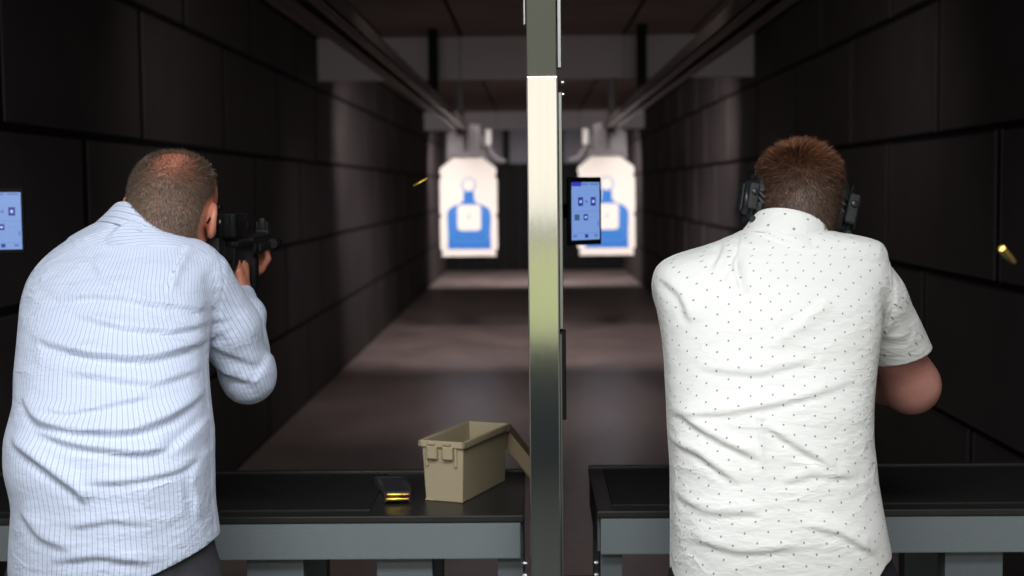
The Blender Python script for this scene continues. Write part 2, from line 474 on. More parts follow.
for i in range(6):
    y = 2.95-(0 if i % 2 else .9)
    while y < YE:
        a, b = max(y, 2.93), min(y+1.8, YE)
        if b > a: mb.box((cols[i]+.014, a+.014, ZC), (cols[i+1]-.014, b-.014, ZC+.05), 0, .006, 1)
        y += 1.8
mb.build('ceiling', [M['ceilp'], M['groove']], kind='structure')
for k, (y, zb) in enumerate(((Y1, 2.70), (Y2, 2.76))):
    mb = MB()
    for a, b in ((XL, -.63), (-.625, .08), (.085, .8), (.805, XR)): mb.box((a, y, zb), (b, y+.06, ZC), 0, .004, 1)
    mb.box((XL, y+.06, zb+.01), (XR, y+.1, ZC), 1)
    mb.build('ceiling_baffle', [M['baffle'], M['groove']], kind='structure')
mb = MB(); mb.box((XL-.1, YE-.05, 2.25), (XR+.1, YE+.1, ZC+.1), 0)
for k in range(12): 
    x0 = XL+k*(XR-XL)/12; mb.box((x0+.008, YE-.22, 0), (x0+(XR-XL)/12-.008, YE-.05, 2.27), 1, .01, 1)
mb.box((-.62, YE-.3, 2.2), (-.5, YE-.22, ZC), 1); mb.box((.5, YE-.3, 2.2), (.62, YE-.22, ZC), 1)
mb.build('wall_back', [M['backtop'], M['blackrub']], kind='structure')
# firing-line room behind the camera: side walls, ceiling, rear wall with its big window
for nm, x in (('wall_booth_left', XL-.1), ('wall_booth_right', XR+.1)):
    MB().box((x-.06, -4.2, 0), (x+.06, 2.9, ZC+.1)).build(nm, M['booth'], kind='structure')
MB().box((XL-.16, -4.2, ZC+.03), (XR+.16, 2.9, ZC+.15)).build('ceiling_booth', M['booth'], kind='structure')
mb = MB(); YW = -3.2
mb.box((XL-.1, YW-.1, 0), (XR+.1, YW, .80), 1); mb.box((XL-.1, YW-.1, 2.75), (XR+.1, YW, ZC+.05))
mb.box((XL-.1, YW-.1, .8), (-1.75, YW, 2.75)); mb.box((1.75, YW-.1, .8), (XR+.1, YW, 2.75))
mb.build('wall_rear', [M['booth'], M['dado']], kind='structure')
mb = MB()
for x in (-1.75, -.06+1.2, 1.69): mb.box((x, YW-.08, .8), (x+.06, YW+.02, 2.75), 0, .006, 1)
mb.box((-1.75, YW-.08, .74), (1.75, YW+.06, .78), 0, .006, 1); mb.box((-1.75, YW-.08, 1.42), (1.75, YW+.06, 1.53), 0, .006, 1); mb.box((-1.75, YW-.08, 2.7), (1.75, YW+.02, 2.75), 0, .006, 1)
mb.build('window_1', M['winframe'], kind='structure')

# ------------------------------------------------------------------ lights
def area(name, loc, rot, sx, sy, power, col, spread=PI):
    l = bpy.data.lights.new(name, 'AREA'); l.shape = 'RECTANGLE'; l.size = sx; l.size_y = sy
    l.energy = power; l.color = col; l.spread = spread
    o = bpy.data.objects.new(name, l); C.objects.link(o); o.location = loc; o.rotation_euler = rot; return o
LW = dict(win=23, low=6.2, top=92, back=92)
# area lights point along local -Z; rotate to +Y
area('window_daylight', (0, YW+.05, 2.13), (PI/2, 0, 0), 3.4, 1.18, LW['win'], (1, .96, .84))
area('window_lawn_light', (0, YW+.05, 1.09), (PI/2, 0, 0), 3.4, .64, LW['low'], (.92, 1, .52))
area('booth_overhead_light', (-.2, 1.15, ZC-.02), (0, 0, 0), 2.6, .7, LW['top'], (.95, .97, 1))
area('booth_overhead_light', (-.2, -1.0, ZC-.02), (0, 0, 0), 2.6, .9, LW['back'], (.95, .97, 1))  # added fill out of view, lights the men's backs more frontally
def spot(name, loc, tgt, power, ang, col=(1, .93, .88), blend=.7, r=.05):
    l = bpy.data.lights.new(name, 'SPOT'); l.energy = power; l.spot_size = math.radians(ang); l.spot_blend = blend
    l.color = col; l.shadow_soft_size = r
    o = bpy.data.objects.new(name, l); C.objects.link(o); o.location = loc
    o.rotation_euler = (Vector(tgt)-Vector(loc)).to_track_quat('-Z', 'Y').to_euler()
for sx_, tx in ((-.72, -.75), (.82, .85)):
    spot('target_spot', (sx_*.35, 12.6, 2.80), (tx, 16.3, 1.36), 14, 26, (1, .95, .93))
for x in (-1, 1): spot('wall_fill', (x*.7, 5.6, 2.98), (x*1.9, 10.0, 1.5), 62, 74, (1, .88, .88), 1.0, .3)  # added fill to lift the side walls, not a fixture of the range
for x in (-1.1, .05, 1.15):
    spot('range_flood', (x, 12.75, 2.98), (x*1.0, 17.0, .4), 290, 104, (1, .9, .87), .9, .3)
    spot('range_flood_mid', (x, 12.75, 2.9), (x*.8, 18.6, .1), 330, 46, (1, .9, .87), 1.0, .3)
    spot('range_flood_far', (x, 24.8, 2.98), (x, 27.5, .2), 260, 110, (1, .92, .9))
    spot('near_floor_fill', (x*.8, 10.6, 3.0), (x*.8, 11.6, 0), 42, 110, (1, .9, .88), 1.0, .3)  # added fill before the first baffle, softens the near edge of the lit floor
    spot('range_flood_front', (x, 6.0, 3.0), (x, 8.6, 0), 20, 120, (1, .9, .88), 1.0, .3)
w = bpy.data.worlds.new('w'); bpy.context.scene.world = w; w.use_nodes = True
w.node_tree.nodes['Background'].inputs[0].default_value = (.9, .95, 1, 1); w.node_tree.nodes['Background'].inputs[1].default_value = .02

# ------------------------------------------------------------------ tracks, carriers, targets
YT = 16.2
def track(cx, side, hang_d, lab):
    s = side
    t = empty('target_track', (cx, 9, 2.42), lab, 'track', 'overhead target tracks')
    z0 = 2.42; y0, y1 = 3.3, 17.4
    for x0, x1, hh in ((s*.01, s*.08, .045), (-s*.02, -s*.085, .07)):
        x0, x1 = sorted((cx+x0, cx+x1)); mb = MB()
        mb.box((x0, y0, z0), (x1, y1, z0+.008), 0); mb.box((x0, y0, z0), (x0+.006, y1, z0+hh), 0)
        mb.box((x1-.006, y0, z0), (x1, y1, z0+hh), 0); mb.box(((x0+x1)/2-.008, y0, z0-.005), ((x0+x1)/2+.008, y1, z0+.001), 0)
        mb.build('rail', M['track'], t)
    mb = MB(); mb.box((cx-.07, y0, z0+.045), (cx+.07, y1, z0+.062)); mb.build('channel_back', M['trackd'], t)
    for k in range(12): MB().box((cx-.075, 4+k*1.1, z0+.012), (cx+.075, 4.04+k*1.1, z0+.045), 0, .002, 1).build('cross_brace', M['trackd'], t)
    for hy in (hang_d, hang_d+4.4):
        MB().box((cx-.04, hy, z0+.02), (cx+.04, hy+.06, ZC+.005), 0, .004, 1).build('hanger', M['black'], t)
    mb = MB(); mb.box((cx-.09, y1, z0-.03), (cx+.09, y1+.02, z0+.08), 0, .004, 1); mb.build('end_stop', M['trackd'], t)
track(-.82, -1, 11.7, 'steel target track on the ceiling above the left lane')
track(.895, 1, 11.5, 'steel target track on the ceiling above the right lane')

def target(cx, side, lab1, lab2):
    s = 86.4
    K = lambda x, y: ((x-468.7)/s, EYE-(y-188)/s)
    t = empty('target_carrier', (cx, YT+.1, 2.3), lab1, 'target carrier', 'target carriers')
    m = -side
    f = lambda x: cx+m*x     # x positive towards partition
    def bx(a, b, z0, z1, y0, y1): 
        q = sorted((f(a), f(b))); return (q[0], y0, z0), (q[1], y1, z1)
    mb = MB(); mb.prism([(-.25, 2.08), (.24, 2.08), (.145, 2.48), (-.24, 2.40)], .03, Mx=Matrix.Translation((cx, YT+.1, 0)) @ Matrix.Diagonal((m, 1, 1, 1)), bevel=.004); mb.build('back_plate', M['platem'], t)
    mb = MB(); mb.box(*bx(-.01, .145, 2.13, 2.485, YT-.03, YT+.09), 0, .01, 1); mb.build('carriage_box', M['platem'], t)
    mb = MB(); mb.box(*bx(-.16, .16, 2.11, 2.17, YT-.05, YT+.05), 0, .008, 1); mb.build('clamp', M['platem'], t)
    mb = MB(); mb.lathe([(.03, 0), (.04, .01), (.04, .17), (.03, .185), (.012, .19)], 14, 0, Matrix.Translation((f(.235), YT+.02, 2.24)) @ Matrix.Rotation(PI/2, 4, 'X')); mb.build('white_cylinder', M['whitep'], t, True)
    mb = MB(); mb.tube([(f(.15), YT+.03, 2.25), (f(.235), YT+.03, 2.24), (f(.26), YT+.02, 2.17), (f(.33), YT, 2.09), (f(.43), YT-.02, 2.06)], [.025, .03, .045, .035, .02], 10); mb.build('curved_arm', M['platem'], t, True)
    mb = MB(); Mx = Matrix.Translation((cx, YT, 0))
    pts = [(460, 153), (477, 153), (496.7, 168), (496.7, 173.5), (495.3, 175), (495.3, 177), (497.4, 178.5), (497.4, 212.5), (495.8, 214), (495.8, 216), (497.4, 217.5), (497.4, 248), (495, 250), (496, 255.6),
           (441.5, 255.6), (442.5, 250), (440, 248), (440, 217.5), (441.6, 216), (441.6, 214), (440, 212.5), (440, 178.5), (441.8, 177), (441.8, 175), (440.4, 173.5), (440.4, 168)]
    mb.prism([K(*p) for p in pts][::-1], .004, 0, Mx)
    def flat(pl, mi, dy): mb.prism([K(*p) for p in pl], .0006, mi, Matrix.Translation((cx, YT-dy, 0)))
    def rrect(x0, y0, x1, y1, r):
        o = []
        for qx, qy, a0 in ((x1-r, y0+r, -90), (x1-r, y1-r, 0), (x0+r, y1-r, 90), (x0+r, y0+r, 180)):
            for k in range(5):
                a = math.radians(a0+k*22.5); o.append((qx+r*math.cos(a), qy+r*math.sin(a)))
        return o
    def oval(x, y, rx, ry, n=24): return [(x+rx*math.cos(2*PI*k/n), y+ry*math.sin(2*PI*k/n)) for k in range(n)]
    body = [(464.2, 190), (473.8, 190), (474.6, 200), (478, 203), (485, 205.5), (489.5, 209), (491, 215), (490.2, 235), (490.6, 248.3), (447.4, 248.3), (447.8, 235), (447, 215), (448.5, 209), (453, 205.5), (460, 203), (463.4, 200)]
    flat(oval(468.9, 184.6, 7.4, 7.6), 2, .0012); flat(oval(468.9, 184.3, 6.2, 6.4), 0, .0024)
    flat(body, 1, .0022)
    flat(rrect(450.5, 208.5, 487.5, 241, 6), 2, .0030); flat(rrect(451.3, 209.3, 486.7, 240.2, 5.6), 1, .0038)
    flat(rrect(454.5, 206, 483.5, 235, 5), 2, .0046); flat(rrect(455.1, 206.5, 482.9, 234.5, 4.6), 1, .0054)
    flat(rrect(457.2, 204, 481, 230, 4), 0, .0064)
    flat(oval(468.9, 216, .9, 2.2, 12), 2, .0072)
    o = mb.build('paper_target', [M['card'], M['cardblue'], M['cardlb']])
    tag(o, lab2, 'target', 'paper silhouette targets')
target(-.746, -1, 'grey carrier holding the target downrange of the left lane', 'white target with blue silhouette hanging in the left lane')
target(.845, 1, 'grey carrier holding the target downrange of the right lane', 'white target with blue silhouette hanging in the right lane, partly behind the tablet')

# ------------------------------------------------------------------ partition
pt = empty('partition', (.025, 2.95, 0), 'narrow steel-edged partition standing between the two shooting lanes', 'partition')
px0, px1 = -.012, .053
zj = P(540, 76, 2.92).z
MB().box((px0, 2.92, 0), (px1, 2.99, zj), 0, .003, 2).build('post', M['steel'], pt)
MB().box((px0+.001, 2.935, zj), (px1-.002, 2.99, ZC+.03), 0, .002, 1).build('upper_post', M['olive'], pt)
MB().box((.004, 2.99, 0), (.037, 4.15, ZC+.03), 0, .002, 1).build('panel', M['black'], pt)
strip = MB().box((px1+.001, 2.96, 1.45), (px1+.0095, 3.0, zj-.03), 0, .0015, 1).build('side_strip', M['steelb'], pt)
MB().box((px1+.001, 2.96, 0.2), (px1+.006, 3.0, 1.44), 0, .0015, 1).build('side_strip', M['steelb'], pt)
MB().box((px1, 2.965, zj+.02), (px1+.009, 3.0, ZC), 0, .0015, 1).build('upper_side_strip', M['steelb'], pt)
MB().box((px0-.006, 2.965, zj+.11), (px0, 3.0, ZC), 0, .0015, 1).build('upper_side_strip', M['steelb'], pt)
MB().box((px1+.001, 3.0, P(565, 420, 3).z), (px1+.015, 3.02, P(565, 330, 3).z), 0, .002, 1).build('latch_plate', M['gunmetal'], pt)
for z in (zj-.01, zj-.035):
    mb = MB(); mb.lathe([(.004, 0), (.004, .006), (.002, .008)], 10, 0, Matrix.Translation((px1+.008, 2.975, z)) @ Matrix.Rotation(-PI/2, 4, 'Z')); mb.build('screw', M['screw'], strip, True)
MB().box((.05, 3.2, .80), (.16, 3.24, .84), 0, .003, 1).build('tie_bar', M['black'], pt)

# ------------------------------------------------------------------ tablets
def tablet(cx, cy, cz, wall_x, lab, yaw=41):
    t = empty('tablet', (cx, cy, cz), lab, 'tablet', 'lane control tablets')
    R = Matrix.Translation((cx, cy, cz)) @ Matrix.Rotation(math.radians(yaw), 4, 'Z')
    h, w_ = .094, .062
    MB().box((-w_, 0, -h), (w_, .012, h), 0, .005, 3, Mx=R).build('case', M['black'], t, True)
    mb = MB(); sw, sh = w_-.009, h-.014
    def q(x0, z0, x1, z1, mi, k): mb.box((-sw+2*sw*x0, -.0006*k-.0004, sh-2*sh*z1), (-sw+2*sw*x1, -.0006*(k-1)-.0004, sh-2*sh*z0), mi, Mx=R)
    q(0, 0, 1, 1, 0, 1)
    q(0, 0, .34, .07, 2, 2); q(.36, .02, .58, .05, 4, 2); q(.66, .02, .95, .05, 4, 2)
    q(.23, .26, .40, .41, 1, 2); q(.68, .26, .85, .41, 1, 2)
    q(.285, .31, .345, .36, 5, 3); q(.735, .31, .795, .36, 5, 3); q(.49, .31, .56, .36, 4, 2)
    q(.10, .555, .27, .66, 3, 2); q(.42, .555, .57, .66, 1, 2); q(.46, .59, .53, .625, 5, 3)
    q(.68, .6, .72, .61, 4, 2); q(.82, .6, .86, .61, 4, 2)
    q(.0, .50, 1, .505, 4, 2); q(.0, .88, 1, .885, 4, 2)
    q(.47, .90, .58, .965, 1, 2); q(.06, .91, .18, .95, 4, 2); q(.8, .91, .92, .95, 4, 2); q(.92, .68, .96, .76, 4, 2)
    mb.build('screen', [M['scr'], M['scr_b'], M['scr_p'], M['scr_t'], M['scr_g'], M['scr_w']], t)
    mb = MB(); mb.box((cx-.045, cy+.0, cz-.05), (cx-.005, cy+.05, cz+.05), 0, .004, 1)
    s = 1 if wall_x > cx else -1
    a, b = sorted((cx-.02, wall_x)); mb.box((a, cy+.03, cz-.02), (b, cy+.07, cz+.02), 0, .003, 1)
    mb.box((wall_x-.012, cy-.03, cz-.085), (wall_x+.012, cy+.11, cz+.085), 0, .004, 1)
    mb.build('wall_bracket', M['black'], t)
c = P(585.5, 211, 3.9); tablet(c.x, c.y, c.z, .051, 'small black tablet with lit blue screen mounted on the partition')
c = P(1.5, 221, 3.9); tablet(c.x, c.y, c.z, XL+.005, 'tablet with lit blue screen at the far left, cut off by the frame', 14)

# ------------------------------------------------------------------ counters
ZT = 1.017
def counter(x0, x1, legs, matx, lab, y0=3.1, dep=.5, zt=ZT):
    t = empty('shooting_counter', ((x0+x1)/2, y0+dep/2, 0), lab, 'counter', 'shooting counters')
    mb = MB(); mb.box((x0, y0, zt-.016), (x1, y0+dep, zt), 0, .003, 2)
    mb.box((x0, y0+dep-.02, zt-.01), (x1, y0+dep, zt+.006), 0, .003, 2); mb.build('countertop', M['ctop'], t)
    MB().box((matx[0], y0+.05, zt-.002), (matx[1], y0+dep-.045, zt+.0035), 0, .002, 1).build('rubber_mat', M['cmat'], t)
    MB().box((x0+.008, y0+.004, zt-.10), (x1-.008, y0+.03, zt-.017), 0, .003, 2).build('front_apron', M['hammer'], t)
    mb = MB(); mb.box((x0+.002, y0+.03, zt-.10), (x0+.022, y0+dep-.02, zt-.017), 0, .002, 1); mb.build('side_rail', M['legm'], t)
    mb = MB(); mb.box((x1-.022, y0+.03, zt-.10), (x1-.002, y0+dep-.02, zt-.017), 0, .002, 1); mb.build('side_rail', M['legm'], t)
    for a, b in legs:
        mb = MB(); mb.box((a, y0+.035, 0), (b, y0+.095, zt-.018), 0, .004, 2); mb.build('leg', M['legm'], t)
        mb = MB(); mb.box((a, y0+dep-.12, 0), (b, y0+dep-.06, zt-.018), 0, .004, 2); mb.build('leg', M['legm'], t)
    return t
X = lambda px, d=3.1: P(px, 520, d).x
lt_ = counter(XL+.01, X(524), [(X(246, 3.14), X(303, 3.14)), (X(376, 3.14), X(432, 3.14)), (X(497, 3.14), X(523, 3.14)), (XL+.05, XL+.17)], (XL+.1, X(373, 3.2)), 'black-topped grey metal counter of the left lane, holding the open tan box')
rt_ = counter(X(597), XR-.01, [(X(600, 3.14), X(622, 3.14)), (X(945, 3.14), X(1003, 3.14)), (XR-.17, XR-.05)], (X(612, 3.15), XR-.1), 'black-topped grey metal counter of the right lane, in front of the white shirt', zt=ZT+.008)
for t, x, sg in ((lt_, X(524), 1), (rt_, X(597), -1)):
    for k, z in enumerate((.90, .872, .845)):
        mb = MB(); mb.lathe([(.005, -.002), (.006, .003), (.006, .007), (.003, .009)], 10, 0, Matrix.Translation((x-sg*.002, 3.13+.0*k, z)) @ Matrix.Rotation(-sg*PI/2, 4, 'Z')); mb.build('bolt', M['screw'], t, True)

# ------------------------------------------------------------------ ammunition box, lid, magazine, casings
fr = P(462.5, 505.5, 3.22); ang = -math.radians(21)
Bx = Matrix.Translation((fr.x, 3.225, ZT+.0006)) @ Matrix.Rotation(ang, 4, 'Z')   # local: box spans x -W..0, y 0..L
W, L, H = .094, .262, .142
can = empty('storage_box', (fr.x, 3.225, ZT), 'open tan plastic box standing on the left counter', 'box')
def taper_shell(bm, W, L, H, t, d):
    def ring(x0, x1, y0, y1, z): return [bm.verts.new(Bx @ Vector(p)) for p in ((x0, y0, z), (x1, y0, z), (x1, y1, z), (x0, y1, z))]
    o0 = ring(-W, 0, 0, L, 0.0); o1 = ring(-W-d, d, -d, L+d, H)
    i1 = ring(-W-d+t, d-t, -d+t, L+d-t, H); i0 = ring(-W+t, -t, t, L-t, t)
    bm.faces.new(o0[::-1]); bm.faces.new(i0)
    for a, b in ((o0, o1), (o1, i1), (i1, i0)):
        for k in range(4): bm.faces.new((a[k], a[(k+1) % 4], b[(k+1) % 4], b[k]))
mb = MB(); taper_shell(mb.bm, W, L, H, .0035, .006)
bmesh.ops.recalc_face_normals(mb.bm, faces=mb.bm.faces)
bmesh.ops.bevel(mb.bm, geom=[e for e in mb.bm.edges], offset=.0012, segments=2, affect='EDGES')
mb.box((-W-.002, -.002, -.0), (-W+.02, .02, .004), 0, .001, 1, Mx=Bx)
mb.build('body', M['can'], can)
mb = MB(); e = .013
for lo, hi in (((-W-e, -e, H-.012), (e, -.005, H+.003)), ((-W-e, L+.005, H-.012), (e, L+e, H+.003)), ((-W-e, -e, H-.012), (-W-.004, L+e, H+.003)), ((.004, -e, H-.012), (e, L+e, H+.003))):
    mb.box(lo, hi, 0, .0025, 2, Mx=Bx)
mb.build('rim', M['can'], can)
for xa in (-.084, -.044):
    mb = MB(); mb.box((xa, -e-.004, H-.04), (xa+.026, -.002, H-.008), 0, .002, 1, Mx=Bx); mb.box((xa+.004, -e-.006, H-.006), (xa+.022, -.004, H+.001), 0, .001, 1, Mx=Bx)
    mb.build('latch_hook', M['can'], can)
for xa in (-.090, -.016): MB().box((xa, -.010, H-.058), (xa+.006, -.001, H-.012), 0, .001, 1, Mx=Bx).build('rib', M['can'], can)
# the lid leans against the far right end of the box
a = P(508, 431, 3.50); b = P(548, 481, 3.50); dv = (b-a).normalized()
Lx = Matrix((( -dv.x*-1, 0, -dv.z*-1*-1, a.x), (0, 1, 0, 3.42), (dv.z, 0, dv.x, a.z), (0, 0, 0, 1)))
Lx = Matrix.Translation((a.x+.004, 3.49, a.z)) @ Matrix.Rotation(math.atan2(-dv.z, dv.x), 4, 'Y')
mb = MB(); ln = (a.z-ZT-.012)/abs(dv.z)
mb.box((0, 0, -.034), (ln, .12, 0), 0, .005, 2, Mx=Lx)
tag(mb.build('box_lid', M['lid']), 'brown-tan lid leaning on the counter behind the open box', 'lid')
def cartridge(mb_, Mx, case_mi=0, bul_mi=1, bullet=True):
    mb_.lathe([(.0035, 0), (.0048, .0004), (.0048, .0012), (.0042, .0018), (.0048, .003), (.0047, .034), (.0033, .038), (.0033, .0445)], 16, case_mi, Mx)
    if bullet: mb_.lathe([(.0029, .044), (.0028, .050), (.0018, .055), (.0004, .0575)], 14, bul_mi, Mx)
mg = P(397, 505, 3.2); my = 3.215
mag = empty('magazine', (mg.x, my, ZT), 'loaded black magazine showing brass cartridges, lying on the left counter', 'magazine')
G = Matrix.Translation((mg.x, my, ZT+.004)) @ Matrix.Rotation(math.radians(4), 4, 'Z')
mb = MB()
for k in range(9):   # gently curved body lying flat, feed end to the camera
    y = .012+k*.018; x = -.0003*k*k
    mb.box((-.033+x, y, 0), (.031+x, y+.0185, .024), 0, .003, 2, Mx=G)
mb.box((-.030, .0, 0), (-.026, .014, .024), 0, .001, 1, Mx=G); mb.box((.026, .0, 0), (.030, .014, .018), 0, .001, 1, Mx=G)
mb.build('magazine_body', M['smoke'], mag, True)
MB().box((-.062, .174, -.002), (.010, .184, .027), 0, .003, 2, Mx=G).build('floor_plate', M['gun'], mag)
for zz, yy in ((.008, .004), (.0175, .010)):
    mb = MB(); cartridge(mb, G @ Matrix.Translation((-.027, yy, zz)) @ Matrix.Rotation(-PI/2, 4, 'Z')); mb.build('cartridge', [M['brass'], M['copper']], mag, True)
def casing(p, dirv, sc, lab):
    q = Vector(dirv).to_track_quat('Y', 'Z').to_matrix().to_4x4()
    mb = MB(); cartridge(mb, Matrix.Translation(p) @ q @ Matrix.Scale(sc, 4), bullet=False)
    tag(mb.build('spent_casing', [M['brass'], M['brass']], None, True), lab, 'bullet casing', 'ejected brass casings')
a = P(413.5, 186, 4.0); b = P(427.5, 178.5, 4.0)
casing(a, b-a, (b-a).length/.0445, 'brass casing in mid air left of the left target')
a = P(1001, 248, 1.80); b = P(1014, 262, 1.825)
casing(a, b-a, .9, 'brass casing in mid air by the right edge, against the dark wall')

# ------------------------------------------------------------------ people
def headframe(c, yaw, pitch, roll):
    return Matrix.Translation(c) @ Matrix.Rotation(-math.radians(yaw), 4, 'Z') @ Matrix.Rotation(-math.radians(pitch), 4, 'X') @ Matrix.Rotation(math.radians(roll), 4, 'Y')
def head_items(Hm, s=1.0, fat=0):
    I = []
    T = lambda x, y, z: Hm @ (Vector((x, y, z))*s)
    E = lambda c, r, k=.02, op='+', R=None: I.append((op, k, Ell(T(*c), [q*s for q in r], (Hm @ R if R else Hm).to_3x3())))
    K = lambda a, b, ra, rb, k=.01, op='+': I.append((op, k, Cone(T(*a), T(*b), ra*s, rb*s)))
    E((0, -.012, .033), (.078, .093, .083)); E((0, .035, .03), (.068, .062, .075), .03)
    E((0, -.03, -.01), (.070, .065, .062), .03)
    E((0, .045, -.045), (.056+fat, .052, .055), .03)
    K((-.045, .0, -.055), (-.018, .075, -.088), .022, .018, .03); K((.045, .0, -.055), (.018, .075, -.088), .022, .018, .03)
    K((-.03, .088, .022), (.03, .088, .022), .012, .012, .015)             # brow
    E((-.031, .098, .005), (.017, .012, .011), .008, '-'); E((.031, .098, .005), (.017, .012, .011), .008, '-')
    E((-.031, .083, .005), (.0125, .0125, .011), .003); E((.031, .083, .005), (.0125, .0125, .011), .003)  # eyes
    K((0, .095, .012), (0, .116, -.026), .007, .011, .008); K((-.010, .104, -.030), (.010, .104, -.030), .008, .008, .006)
    K((-.02, .094, -.053), (.02, .094, -.053), .0055, .0055, .004); K((-.017, .093, -.062), (.017, .093, -.062), .0065, .0065, .003)
    E((0, .085, -.09), (.022, .018, .018), .015)                           # chin
    for sg in (-1, 1):                                                     # ears
        R = Matrix.Rotation(sg*math.radians(24), 4, 'Z') @ Matrix.Rotation(math.radians(-10), 4, 'X')
        E((sg*.085, -.002, -.002), (.011, .022, .035), .006, '+', R)
        E((sg*.092, .001, .001), (.007, .012, .021), .004, '-', R)
        K((sg*.083, .008, -.026), (sg*.081, .006, -.034), .008, .006, .005)
        K((sg*.081, .016, .000), (sg*.080, .018, -.008), .004, .004, .003)
    return I
def hand_items(Mh, thumb, curls, s=1.0, spread=.0, thumb_pts=None):
    I = []
    T = lambda x, y, z: Mh @ (Vector((x, y, z))*s)
    K = lambda a, b, ra, rb, k: I.append(('+', k, Cone(T(*a), T(*b), ra*s, rb*s)))
    K((0, -.03, 0), (0, .015, 0), .026, .026, .015)
    I.append(('+', .015, Ell(T(0, .045, 0), (.043*s, .052*s, .017*s), Mh.to_3x3())))
    for i, x in enumerate((-.031, -.0105, .0105, .031)):
        lens = [(.036, .022, .018), (.045, .027, .021), (.043, .026, .020), (.038, .022, .018)][i]
        if thumb > 0: lens = [(.034, .02, .018), (.043, .026, .02), (.046, .028, .021), (.04, .024, .019)][i]
        p = Vector((x, .082, 0)); K((x*.8, .04, 0), p, .0125, .0108, .01)
        a = 0; cu = curls[i] if isinstance(curls[0], (list, tuple)) else curls
        r = .0098
        for L_, c_ in zip(lens, cu):
            a += math.radians(c_); q = p+Vector((spread*x*10*L_, math.cos(a)*L_, -math.sin(a)*L_))
            K(p, q, r, r-.0009, .0022); p = q; r -= .0009
    tp = thumb_pts or [(.022, .012, -.004), (.046, .036, -.014), (.050, .066, -.022), (.044, .088, -.03)]
    tp = [(thumb*x, y, z) for x, y, z in tp]
    for a, b, ra, rb in zip(tp, tp[1:], (.016, .012, .0105), (.0125, .0108, .009)): K(a, b, ra, rb, .006)
    return I
def hmat(o, y, z):
    y = Vector(y).normalized(); z = Vector(z); z = (z-y*z.dot(y)).normalized(); x = y.cross(z)
    m = Matrix((x, y, z)).transposed().to_4x4(); m.translation = Vector(o); return m
def stations(rows):
    """rows: py, xl, xr, centre depth, half depth"""
    out = []
    for py, xl, xr, d, b in rows:
        A, B = P(xl, py, d), P(xr, py, d)
        out.append(((A.z+B.z)/2, (A.x+B.x)/2, d, (B.x-A.x)/2, b))
    return out
